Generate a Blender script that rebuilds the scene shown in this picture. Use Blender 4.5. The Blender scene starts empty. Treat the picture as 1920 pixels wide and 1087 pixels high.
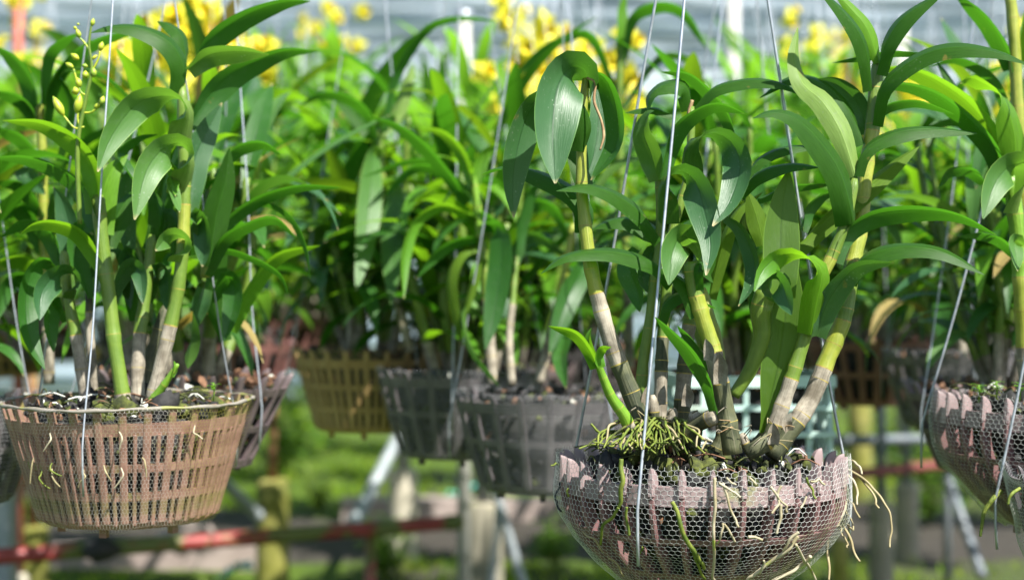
import bpy, math, random
import numpy as np
from mathutils import Vector, Matrix, Quaternion

R = math.radians
rng = random.Random(7)
scene = bpy.context.scene
COL = scene.collection

# ------------------------------------------------------------------ camera, sky, sun, exposure
CAM_H = 1.15
LENS = 55.0
F = LENS / 36.0 * 1920.0
cam = bpy.data.cameras.new("camera")
cam.lens = LENS; cam.sensor_width = 36.0
cam.clip_start = 0.05; cam.clip_end = 400.0
cam.dof.use_dof = True
cam.dof.focus_distance = 1.50
cam.dof.aperture_fstop = 3.8
cam.dof.aperture_blades = 0
camo = bpy.data.objects.new("camera", cam)
camo.location = (0, 0, CAM_H); camo.rotation_euler = (R(90), 0, 0)
COL.objects.link(camo); scene.camera = camo

SUN = Vector((0.52, -0.58, 1.0)).normalized()
world = bpy.data.worlds.new("World"); scene.world = world
world.use_nodes = True
wn = world.node_tree.nodes; wn.clear()
sky = wn.new("ShaderNodeTexSky"); sky.sky_type = 'NISHITA'; sky.sun_disc = False
sky.sun_elevation = math.asin(SUN.z); sky.sun_rotation = math.atan2(SUN.x, SUN.y)
bg = wn.new("ShaderNodeBackground"); bg.inputs[1].default_value = 0.085
wo = wn.new("ShaderNodeOutputWorld")
world.node_tree.links.new(sky.outputs[0], bg.inputs[0]); world.node_tree.links.new(bg.outputs[0], wo.inputs[0])
sl = bpy.data.lights.new("sun", 'SUN'); sl.energy = 4.8; sl.angle = R(0.55); sl.color = (1.0, 0.97, 0.90)
so = bpy.data.objects.new("sun", sl); so.rotation_euler = SUN.to_track_quat('Z', 'Y').to_euler(); so.location = (2, -2, 6)
COL.objects.link(so)
scene.view_settings.view_transform = 'Standard'; scene.view_settings.look = 'None'
scene.view_settings.gamma = 1.0; scene.view_settings.use_curve_mapping = False
scene.view_settings.exposure = 1.4
scene.cycles.use_denoising = True
scene.cycles.max_bounces = 8
scene.cycles.transparent_max_bounces = 6

def P(px, py, Y):
    """the point of the place that lies at depth Y behind photo coordinates (px, py)"""
    return Vector(((px - 960.0) / F * Y, Y, CAM_H - (py - 543.5) / F * Y))

# ------------------------------------------------------------------ materials
class NT:
    def __init__(s, name):
        s.m = bpy.data.materials.new(name); s.m.use_nodes = True
        s.t = s.m.node_tree; s.t.nodes.clear()
    def n(s, typ, **kw):
        nd = s.t.nodes.new(typ)
        for k, v in kw.items(): setattr(nd, k, v)
        return nd
    def l(s, a, b): s.t.links.new(a, b)
    def val(s, sock, v):
        if hasattr(v, 'is_linked') or hasattr(v, 'links'): s.l(v, sock)
        else:
            if isinstance(v, (tuple, list)) and len(v) == 3 and sock.type == 'RGBA': v = (*v, 1)
            sock.default_value = v
    def math(s, op, a, b=0.0, c=0.0, clamp=False):
        nd = s.n('ShaderNodeMath', operation=op, use_clamp=clamp)
        s.val(nd.inputs[0], a); s.val(nd.inputs[1], b)
        if len(nd.inputs) > 2: s.val(nd.inputs[2], c)
        return nd.outputs[0]
    def mix(s, f, a, b):
        nd = s.n('ShaderNodeMix', data_type='RGBA')
        s.val(nd.inputs[0], f); s.val(nd.inputs[6], a); s.val(nd.inputs[7], b)
        return nd.outputs[2]
    def ramp(s, x, lo, hi):
        nd = s.n('ShaderNodeMapRange', interpolation_type='SMOOTHSTEP')
        s.val(nd.inputs[0], x); nd.inputs[1].default_value = lo; nd.inputs[2].default_value = hi
        return nd.outputs[0]
    def noise(s, scale, detail=3, vec=None, rough=0.55):
        nd = s.n('ShaderNodeTexNoise'); nd.inputs['Scale'].default_value = scale
        nd.inputs['Detail'].default_value = detail; nd.inputs['Roughness'].default_value = rough
        if vec is not None: s.l(vec, nd.inputs['Vector'])
        return nd.outputs['Fac']
    def coord(s, which='Object'):
        return s.n('ShaderNodeTexCoord').outputs[which]
    def scalevec(s, v, sc):
        nd = s.n('ShaderNodeMapping'); s.l(v, nd.inputs[0]); nd.inputs['Scale'].default_value = sc
        return nd.outputs[0]
    def rand(s): return s.n('ShaderNodeObjectInfo').outputs['Random']
    def bump(s, h, strength=0.3, dist=0.001):
        nd = s.n('ShaderNodeBump'); nd.inputs['Strength'].default_value = strength; nd.inputs['Distance'].default_value = dist
        s.l(h, nd.inputs['Height']); return nd.outputs[0]
    def principled(s, color, rough=0.5, metal=0.0, spec=0.5, normal=None):
        nd = s.n('ShaderNodeBsdfPrincipled')
        s.val(nd.inputs['Base Color'], color); s.val(nd.inputs['Roughness'], rough)
        s.val(nd.inputs['Metallic'], metal); s.val(nd.inputs['Specular IOR Level'], spec)
        if normal is not None: s.l(normal, nd.inputs['Normal'])
        return nd.outputs[0]
    def out(s, sh):
        o = s.n('ShaderNodeOutputMaterial'); s.l(sh, o.inputs[0]); return s.m

def leaf_material(name, dark, mid, under, glow, trans=0.38, rough=0.36, dust=0.35, joined=False):
    if name != 'leaf_dead': dark, mid, under, glow = [(c[0] * 1.04, c[1] * 1.04, c[2] * 1.0) for c in (dark, mid, under, glow)]
    m = NT(name)
    uv = m.n('ShaderNodeUVMap'); uv.uv_map = 'uv'
    sep = m.n('ShaderNodeSeparateXYZ'); m.l(uv.outputs[0], sep.inputs[0])
    u, v = sep.outputs[0], sep.outputs[1]
    oc = m.coord('Object')
    geo = m.n('ShaderNodeNewGeometry')
    rnd = geo.outputs['Random Per Island'] if joined else m.rand()
    big = m.noise(22, 2, oc)
    base = m.mix(m.math('ADD', m.math('MULTIPLY', rnd, 0.65), m.math('MULTIPLY', big, 0.35)), dark, mid)
    # parallel veins
    wv = m.n('ShaderNodeTexNoise'); wv.inputs['Scale'].default_value = 1.0; wv.inputs['Detail'].default_value = 3
    m.l(m.scalevec(uv.outputs[0], (34, 9, 1)), wv.inputs['Vector'])
    base = m.mix(m.math('MULTIPLY', m.ramp(wv.outputs['Fac'], 0.4, 0.75), 0.45), base, mid)
    d = m.math('ABSOLUTE', m.math('SUBTRACT', u, 0.5))
    # midrib line, pale rim
    mid_l = m.math('SUBTRACT', 1.0, m.ramp(d, 0.008, 0.03))
    base = m.mix(m.math('MULTIPLY', mid_l, 0.55), base, [c * 0.45 for c in dark])
    edge = m.ramp(d, 0.462, 0.492)
    base = m.mix(m.math('MULTIPLY', edge, 0.55), base, [min(1, c * 1.9) for c in under])
    # hard-water dust and droplets' residue on the blade
    dn = m.noise(60, 5, oc, 0.7)
    vor = m.n('ShaderNodeTexVoronoi'); vor.inputs['Scale'].default_value = 230; m.l(oc, vor.inputs['Vector'])
    spot = m.math('MULTIPLY', m.math('SUBTRACT', 1.0, m.ramp(vor.outputs['Distance'], 0.06, 0.27)), m.ramp(m.noise(19, 3, oc), 0.49, 0.60))
    dustf = m.math('ADD', m.math('MULTIPLY', m.ramp(dn, 0.5, 0.85), dust * 0.55), m.math('MULTIPLY', spot, m.math('MULTIPLY', m.ramp(rnd, .35, .75), dust * 2.4)), clamp=True)
    base = m.mix(m.math('MULTIPLY', dustf, .6), base, (0.36, 0.42, 0.33))
    # brown blemishes, drying tip
    bl = m.ramp(m.noise(46, 3, oc), 0.69, 0.745)
    base = m.mix(m.math('MULTIPLY', bl, 0.7), base, (0.22, 0.16, 0.04))
    tip = m.math('MULTIPLY', m.ramp(m.math('ADD', v, m.math('MULTIPLY', m.noise(70, 2, oc), 0.05)), 0.985, 1.03), m.ramp(rnd, 0.30, 0.34))
    base = m.mix(tip, base, (0.40, 0.33, 0.16))
    # young yellowish base of the blade
    basey = m.math('SUBTRACT', 1.0, m.ramp(v, 0.0, 0.16))
    base = m.mix(m.math('MULTIPLY', basey, 0.5), base, under)
    ub = m.mix(m.math('MULTIPLY', m.ramp(wv.outputs['Fac'], 0.35, 0.75), 0.7), [c * 1.12 for c in under], [c * 0.6 for c in under])
    ub = m.mix(m.math('MULTIPLY', dustf, .45), ub, (0.20, 0.26, 0.16))
    ub = m.mix(m.math('MULTIPLY', mid_l, 0.4), ub, [min(1, c * 1.6) for c in under])
    ub = m.mix(m.math('MULTIPLY', bl, 0.5), ub, (0.25, 0.17, 0.05))
    col = m.mix(geo.outputs['Backfacing'], base, ub)
    h = m.math('ADD', wv.outputs['Fac'], m.math('MULTIPLY', m.math('SUBTRACT', 1.0, m.ramp(d, 0.0, 0.06)), -1.5))
    nrm = m.bump(h, 0.35, 0.0006)
    rg = m.math('ADD', rough, m.math('MULTIPLY', dn, 0.18))
    pr = m.principled(col, rg, 0, m.math('SUBTRACT', 0.42, m.math('MULTIPLY', geo.outputs['Backfacing'], 0.25)), nrm)
    tr = m.n('ShaderNodeBsdfTranslucent'); m.val(tr.inputs[0], m.mix(m.math('MULTIPLY', mid_l, 0.3), glow, [c * 1.5 for c in glow])); m.l(nrm, tr.inputs[1])
    mx = m.n('ShaderNodeMixShader'); mx.inputs[0].default_value = trans + .06
    m.l(pr, mx.inputs[1]); m.l(tr.outputs[0], mx.inputs[2])
    return m.out(mx.outputs[0])

def cane_material(name, a, b, streak, rough=0.5, streakf=0.6):
    m = NT(name)
    uv = m.n('ShaderNodeUVMap'); uv.uv_map = 'uv'
    oc = m.coord('Object')
    n1 = m.noise(45, 4, oc, 0.65)
    st = m.n('ShaderNodeTexNoise'); st.inputs['Scale'].default_value = 1.0; st.inputs['Detail'].default_value = 4
    m.l(m.scalevec(uv.outputs[0], (30, 16, 1)), st.inputs['Vector'])
    col = m.mix(m.ramp(n1, 0.3, 0.72), a, b)
    col = m.mix(m.math('MULTIPLY', m.ramp(st.outputs['Fac'], 0.5, 0.72), streakf), col, streak)
    nrm = m.bump(m.math('ADD', st.outputs['Fac'], n1), 0.5, 0.0012)
    pr = m.principled(col, rough, 0, 0.4, nrm)
    return m.out(pr)

def plain(name, a, b=None, scale=40, rough=0.5, metal=0.0, spec=0.4, lo=0.35, hi=0.7, c=None, cscale=20, clo=0.55, chi=0.62, bump=0.2, bdist=0.001, coord='Object'):
    m = NT(name)
    oc = m.coord(coord)
    n = m.noise(scale, 4, oc, 0.6)
    col = m.mix(m.ramp(n, lo, hi), a, b or a)
    if c: col = m.mix(m.ramp(m.noise(cscale, 4, oc, 0.6), clo, chi), col, c)
    return m.out(m.principled(col, rough, metal, spec, m.bump(n, bump, bdist)))

M = {}
M['leaf'] = leaf_material('leaf_green', (0.013, 0.064, 0.010), (0.042, 0.138, 0.018), (0.026, 0.078, 0.009), (0.07, 0.26, 0.010), 0.34, dust=0.30)
M['blue'] = leaf_material('leaf_bluish', (0.018, 0.070, 0.024), (0.046, 0.122, 0.042), (0.060, 0.130, 0.024), (0.08, 0.24, 0.016), 0.24, 0.34, 0.34)
M['lime'] = leaf_material('leaf_lime', (0.050, 0.165, 0.010), (0.105, 0.250, 0.018), (0.098, 0.225, 0.016), (0.21, 0.46, 0.012), 0.38, 0.34, 0.10)
M['olive'] = leaf_material('leaf_olive', (0.036, 0.095, 0.008), (0.074, 0.145, 0.014), (0.080, 0.148, 0.014), (0.17, 0.32, 0.010), 0.36, 0.42, 0.25)
M['pale'] = leaf_material('leaf_pale', (0.040, 0.122, 0.022), (0.086, 0.190, 0.040), (0.16, 0.25, 0.06), (0.15, 0.34, 0.025), 0.32, 0.38, 0.40)
M['dead'] = leaf_material('leaf_dead', (0.22, 0.15, 0.04), (0.34, 0.27, 0.10), (0.30, 0.22, 0.08), (0.40, 0.30, 0.05), 0.3, 0.6, 0.2)
M['farleaf'] = leaf_material('leaf_far', (0.020, 0.085, 0.014), (0.130, 0.270, 0.042), (0.100, 0.215, 0.030), (0.22, 0.50, 0.025), 0.45, 0.30, 0.12, True)
M['old'] = cane_material('cane_papery', (0.12, 0.10, 0.07), (0.36, 0.32, 0.25), (0.05, 0.045, 0.032), 0.8, 0.75)
M['dark'] = cane_material('cane_dark', (0.028, 0.036, 0.016), (0.085, 0.09, 0.04), (0.19, 0.17, 0.11), 0.65, 0.5)
M['cgreen'] = cane_material('cane_green', (0.085, 0.15, 0.018), (0.13, 0.20, 0.026), (0.17, 0.22, 0.05), 0.42, 0.35)
M['yellow'] = cane_material('cane_yellow', (0.17, 0.215, 0.022), (0.27, 0.29, 0.040), (0.34, 0.34, 0.10), 0.42, 0.45)
M['clime'] = cane_material('cane_lime', (0.10, 0.22, 0.016), (0.16, 0.29, 0.024), (0.22, 0.32, 0.07), 0.38, 0.3)
M['ring'] = plain('node_ring', (0.34, 0.27, 0.05), (0.16, 0.11, 0.03), 160, 0.6)
M['brown'] = plain('dry_brown', (0.22, 0.13, 0.06), (0.34, 0.24, 0.12), 120, 0.7)
M['wire'] = plain('galvanised_wire', (0.42, 0.45, 0.49), (0.30, 0.32, 0.35), 90, 0.42, 0.55)
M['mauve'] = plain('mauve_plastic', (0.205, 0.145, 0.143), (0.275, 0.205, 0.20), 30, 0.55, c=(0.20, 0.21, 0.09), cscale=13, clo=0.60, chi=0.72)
M['mauve_shaded'] = plain('mauve_plastic_shaded', (0.15, 0.075, 0.075), (0.20, 0.11, 0.105), 30, 0.55)  # shade under the bowl's band painted into the mauve plastic
M['terra'] = plain('terracotta_plastic', (0.20, 0.105, 0.078), (0.32, 0.185, 0.14), 34, 0.6, c=(0.17, 0.15, 0.045), cscale=22, clo=0.52, chi=0.68)
M['purple'] = plain('purple_brown_plastic', (0.10, 0.075, 0.08), (0.16, 0.12, 0.12), 26, 0.5)
M['tan'] = plain('tan_plastic', (0.31, 0.19, 0.075), (0.40, 0.27, 0.11), 20, 0.6, c=(0.24, 0.20, 0.04), cscale=10, clo=0.58, chi=0.74)
M['greyp'] = plain('charcoal_plastic', (0.060, 0.050, 0.055), (0.115, 0.100, 0.105), 26, 0.55)
M['maroon'] = plain('maroon_plastic', (0.14, 0.06, 0.055), (0.20, 0.09, 0.08), 26, 0.5)
M['mint'] = plain('mint_plastic', (0.36, 0.50, 0.46), (0.45, 0.58, 0.53), 14, 0.5, c=(0.26, 0.30, 0.24), cscale=16, clo=0.6, chi=0.75)
M['net_w'] = plain('net_white', (0.50, 0.51, 0.48), (0.40, 0.40, 0.37), 60, 0.45, c=(0.30, 0.34, 0.12), cscale=7, clo=0.56, chi=0.7)
M['net_t'] = plain('net_tan', (0.30, 0.26, 0.22), (0.36, 0.33, 0.29), 60, 0.5, c=(0.36, 0.32, 0.09), cscale=6, clo=0.52, chi=0.66)
def algae_net():
    m = NT('net_tan_algae'); oc = m.coord('Object'); sp = m.n('ShaderNodeSeparateXYZ'); m.l(oc, sp.inputs[0])
    n = m.noise(38, 4, oc, .65)
    base = m.mix(n, (0.38, 0.35, 0.31), (0.50, 0.47, 0.43))
    f = m.ramp(m.math('ADD', sp.outputs[0], m.math('MULTIPLY', m.math('SUBTRACT', n, .5), .16)), .055, .105)
    f = m.math('ADD', f, m.math('MULTIPLY', m.ramp(m.noise(14, 3, oc), .58, .7), .6), clamp=True)
    return m.out(m.principled(m.mix(f, base, (0.30, 0.28, 0.05)), .6, 0, .3))
M['net_t'] = algae_net()
M['net_e'] = plain('net_fold', (0.22, 0.20, 0.17), (0.15, 0.135, 0.10), 60, .6, c=(0.22, 0.22, 0.07), cscale=18)
M['net_g'] = plain('net_grey', (0.42, 0.41, 0.43), (0.34, 0.34, 0.36), 60, 0.5)
M['net_o'] = plain('net_olive', (0.46, 0.35, 0.18), (0.48, 0.37, 0.18), 60, 0.5)
M['charcoal'] = plain('charcoal_bits', (0.008, 0.008, 0.008), (0.030, 0.028, 0.026), 60, 0.75, bump=0.6, bdist=0.003)
M['bark'] = plain('bark_bits', (0.11, 0.055, 0.03), (0.24, 0.125, 0.07), 60, 0.85, bump=0.6, bdist=0.003)
M['mossy'] = plain('mossy_bits', (0.024, 0.030, 0.008), (0.085, 0.10, 0.014), 90, 0.9, bump=0.8, bdist=0.003)
M['foam'] = plain('foam_bits', (0.60, 0.60, 0.55), (0.50, 0.50, 0.42), 50, 0.8)
M['root_g'] = plain('green_root', (0.075, 0.115, 0.012), (0.18, 0.205, 0.03), 90, 0.7)
M['root_w'] = plain('white_root', (0.42, 0.37, 0.26), (0.25, 0.21, 0.11), 60, 0.7, c=(0.30, 0.34, 0.06), cscale=30, clo=0.6, chi=0.68)
M['root_b'] = plain('dry_root', (0.22, 0.18, 0.09), (0.33, 0.28, 0.16), 60, 0.8)
M['petal'] = None
def petal_material():
    m = NT('yellow_petal')
    n = m.noise(60, 2, m.coord('Object'))
    c = m.mix(n, (0.74, 0.68, 0.03), (0.80, 0.76, 0.09))
    pr = m.principled(c, 0.5, 0, 0.3)
    tr = m.n('ShaderNodeBsdfTranslucent'); tr.inputs[0].default_value = (0.76, 0.74, 0.05, 1)
    mx = m.n('ShaderNodeMixShader'); mx.inputs[0].default_value = 0.4
    m.l(pr, mx.inputs[1]); m.l(tr.outputs[0], mx.inputs[2]); return m.out(mx.outputs[0])
M['petal'] = petal_material()
M['lip'] = plain('flower_lip', (0.70, 0.54, 0.02), (0.74, 0.62, 0.03), 80, 0.5)
M['bud'] = plain('flower_bud', (0.26, 0.34, 0.022), (0.42, 0.42, 0.035), 120, 0.45, c=(0.17, 0.27, 0.03), cscale=90)

# ------------------------------------------------------------------ mesh helpers
class MB:
    """collects vertices and faces for one mesh"""
    def __init__(s): s.v = []; s.f = []; s.uv = []; s.mi = []; s.sm = []
    def add(s, verts, faces, uvs=None, mi=0, smooth=True):
        o = len(s.v); s.v.extend([tuple(p) for p in verts])
        s.uv.extend(uvs if uvs is not None else [(0.5, 0.5)] * len(verts))
        for k, f in enumerate(faces):
            s.f.append(tuple(i + o for i in f)); s.mi.append(mi[k] if isinstance(mi, list) else mi); s.sm.append(smooth)
    def mesh(s, name, mats):
        me = bpy.data.meshes.new(name)
        me.from_pydata(s.v, [], s.f)
        uvl = me.uv_layers.new(name='uv')
        li = np.empty(len(me.loops), dtype=np.int32); me.loops.foreach_get('vertex_index', li)
        uvl.data.foreach_set('uv', np.array(s.uv, dtype=np.float32)[li].ravel())
        for m in mats: me.materials.append(m)
        me.polygons.foreach_set('material_index', np.array(s.mi, dtype=np.int32))
        me.polygons.foreach_set('use_smooth', np.array(s.sm, dtype=bool))
        me.update()
        return me

KIDS = {}
def link(name, me, parent=None, loc=(0, 0, 0), kind=None, label=None, cat=None, group=None):
    o = bpy.data.objects.new(name, me); COL.objects.link(o); o.location = loc
    if parent is not None: o.parent = parent; KIDS.setdefault(parent.name, []).append(o)
    tag(o, label, cat, group, kind)
    return o
def tag(o, label=None, cat=None, group=None, kind=None):
    if label: o['label'] = label
    if cat: o['category'] = cat
    if group: o['group'] = group
    if kind: o['kind'] = kind
    return o
def empty(name, loc, label=None, cat=None, group=None, rz=0.0):
    o = link(name, None, None, loc, None, label, cat, group); o.rotation_euler = (0, 0, rz)
    o.empty_display_size = 0.05
    return o
def copy_tree(o, parent=None):
    c = o.copy(); COL.objects.link(c)
    if parent is not None: c.parent = parent; KIDS.setdefault(parent.name, []).append(c)
    for ch in list(KIDS.get(o.name, ())): copy_tree(ch, c)
    return c

def spline(pts, n):
    """Catmull-Rom through pts, n points evenly spaced along it"""
    p = [np.array(q, dtype=float) for q in pts]
    if len(p) == 2: p = [p[0], (p[0] + p[1]) / 2, p[1]]
    p = [2 * p[0] - p[1]] + p + [2 * p[-1] - p[-2]]
    out = []
    for i in range(1, len(p) - 2):
        a, b, c, d = p[i - 1:i + 3]
        for t in np.linspace(0, 1, 12, endpoint=False):
            out.append(0.5 * (2 * b + (c - a) * t + (2 * a - 5 * b + 4 * c - d) * t * t + (3 * b - a - 3 * c + d) * t ** 3))
    out.append(p[-2])
    out = np.array(out)
    L = np.concatenate([[0], np.cumsum(np.linalg.norm(np.diff(out, axis=0), axis=1))])
    s = np.linspace(0, L[-1], n)
    return np.stack([np.interp(s, L, out[:, k]) for k in range(3)], axis=1)
def nrmz(a):
    return a / np.maximum(np.linalg.norm(a, axis=-1, keepdims=True), 1e-9)
def smooth01(x):
    x = min(1, max(0, x)); return x * x * (3 - 2 * x)

def leaf_profile(t, b0):
    w = b0 + (1 - b0) * smooth01(t / 0.36)
    if t > 0.42: w *= max(0.0, 1 - ((t - 0.42) / 0.58) ** 1.9) ** 0.85
    return max(w, 0.04)

def leaf_geo(C, A, N, width, b0=0.55, foldb=0.9, foldm=0.22, nu=8, seed=0):
    """a strap leaf: centre line C, across A, upper side N"""
    r = random.Random(seed)
    n = len(C); verts = []; uvs = []; faces = []
    ph = r.random() * 6; wav = r.uniform(0.01, 0.05); asym = r.uniform(-.08, .08)
    for i in range(n):
        t = i / (n - 1)
        w = width * leaf_profile(t, b0) * 0.5
        fold = foldm + (foldb - foldm) * (1 - smooth01(t / 0.3)) - 0.12 * smooth01((t - .6) / .4)
        for j in range(nu + 1):
            s = -1 + 2 * j / nu
            a = abs(s)
            side = w * s * (math.cos(fold) * 0.5 + 0.5) * (1 + asym * s)
            up = w * (a ** 1.18) * math.sin(fold) * 0.8 + w * wav * a * math.sin(ph + t * 11 + s * 2)
            verts.append(C[i] + A[i] * side + N[i] * up)
            uvs.append(((s + 1) / 2, t))
    for i in range(n - 1):
        for j in range(nu):
            a = i * (nu + 1) + j
            faces.append((a, a + 1, a + nu + 2, a + nu + 1))
    return verts, faces, uvs

def frames(C, hint):
    """parallel-ish frame: T along, N the hint made perpendicular, A = N x T"""
    T = nrmz(np.gradient(C, axis=0))
    N = nrmz(hint - (hint * T).sum(1, keepdims=True) * T)
    A = np.cross(T, N)
    return T, A, N

def tube_geo(C, rad, ns=8, cap=True, uvlen=1.0):
    C = np.asarray(C, dtype=float); n = len(C)
    T = nrmz(np.gradient(C, axis=0))
    ref = np.array([0, 0, 1.0]) if abs(T[0][2]) < 0.9 else np.array([0, 1.0, 0])
    a = nrmz(np.cross(T[0], ref)); verts = []; uvs = []; faces = []
    L = 0
    for i in range(n):
        a = a - T[i] * a.dot(T[i]); a = a / max(np.linalg.norm(a), 1e-9)
        b = np.cross(T[i], a)
        r = rad[i] if hasattr(rad, '__len__') else rad
        if i: L += np.linalg.norm(C[i] - C[i - 1])
        for k in range(ns):
            an = 2 * math.pi * k / ns
            verts.append(C[i] + (a * math.cos(an) + b * math.sin(an)) * r)
            uvs.append((k / ns, L))
    for i in range(n - 1):
        for k in range(ns):
            k2 = (k + 1) % ns
            faces.append((i * ns + k, i * ns + k2, (i + 1) * ns + k2, (i + 1) * ns + k))
    if cap:
        faces.append(tuple(range(ns - 1, -1, -1))); faces.append(tuple((n - 1) * ns + k for k in range(ns)))
    return verts, faces, uvs
def tube_obj(name, pts, rad, mat, parent=None, ns=8, n=None, org=(0, 0, 0), **kw):
    C = spline(pts, n or max(6, len(pts) * 6)) - np.array(org)
    if hasattr(rad, '__len__'): rad = np.interp(np.linspace(0, 1, len(C)), np.linspace(0, 1, len(rad)), rad)
    mb = MB(); mb.add(*tube_geo(C, rad, ns))
    return link(name, mb.mesh(name, [mat]), parent, **kw)
def lathe_geo(prof, ns=48, closed=False):
    verts = []; faces = []; uvs = []
    m = len(prof)
    for k in range(ns):
        a = 2 * math.pi * k / ns
        for i, (r, z) in enumerate(prof):
            verts.append((r * math.cos(a), r * math.sin(a), z)); uvs.append((k / ns, z))
    for k in range(ns):
        k2 = (k + 1) % ns
        for i in range(m if closed else m - 1):
            i2 = (i + 1) % m
            faces.append((k * m + i, k2 * m + i, k2 * m + i2, k * m + i2))
    return verts, faces, uvs
def box_geo(c, sx, sy, sz, rz=0.0):
    v = []
    for x in (-.5, .5):
        for y in (-.5, .5):
            for z in (-.5, .5):
                X, Y_ = x * sx, y * sy
                v.append((c[0] + X * math.cos(rz) - Y_ * math.sin(rz), c[1] + X * math.sin(rz) + Y_ * math.cos(rz), c[2] + z * sz))
    f = [(0, 1, 3, 2), (4, 6, 7, 5), (0, 4, 5, 1), (2, 3, 7, 6), (0, 2, 6, 4), (1, 5, 7, 3)]
    return v, f
def chip_geo(c, s, r, seg=6):
    """a rough broken lump"""
    ax = Quaternion((r.uniform(-1, 1), r.uniform(-1, 1), r.uniform(-1, 1), r.uniform(-1, 1))).normalized()
    sx, sy, sz = s * r.uniform(.4, .75), s * r.uniform(.3, .6), s * r.uniform(.18, .4)
    c = Vector(c); v = [ax @ Vector((0, 0, -sz)) + c]; f = []
    for q in (-.45, .35):
        for k in range(seg):
            a = 2 * math.pi * (k + r.uniform(-.3, .3)) / seg; m_ = math.sqrt(1 - q * q) * r.uniform(.72, 1.25)
            v.append(ax @ Vector((math.cos(a) * sx * m_, math.sin(a) * sy * m_, sz * (q + r.uniform(-.2, .2)))) + c)
    v.append(ax @ Vector((0, 0, sz * r.uniform(.6, 1.1))) + c); t = len(v) - 1
    for k in range(seg):
        k2 = (k + 1) % seg
        f += [(0, 1 + k2, 1 + k), (1 + k, 1 + k2, 1 + seg + k2, 1 + seg + k), (1 + seg + k, 1 + seg + k2, t)]
    return v, f

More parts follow.
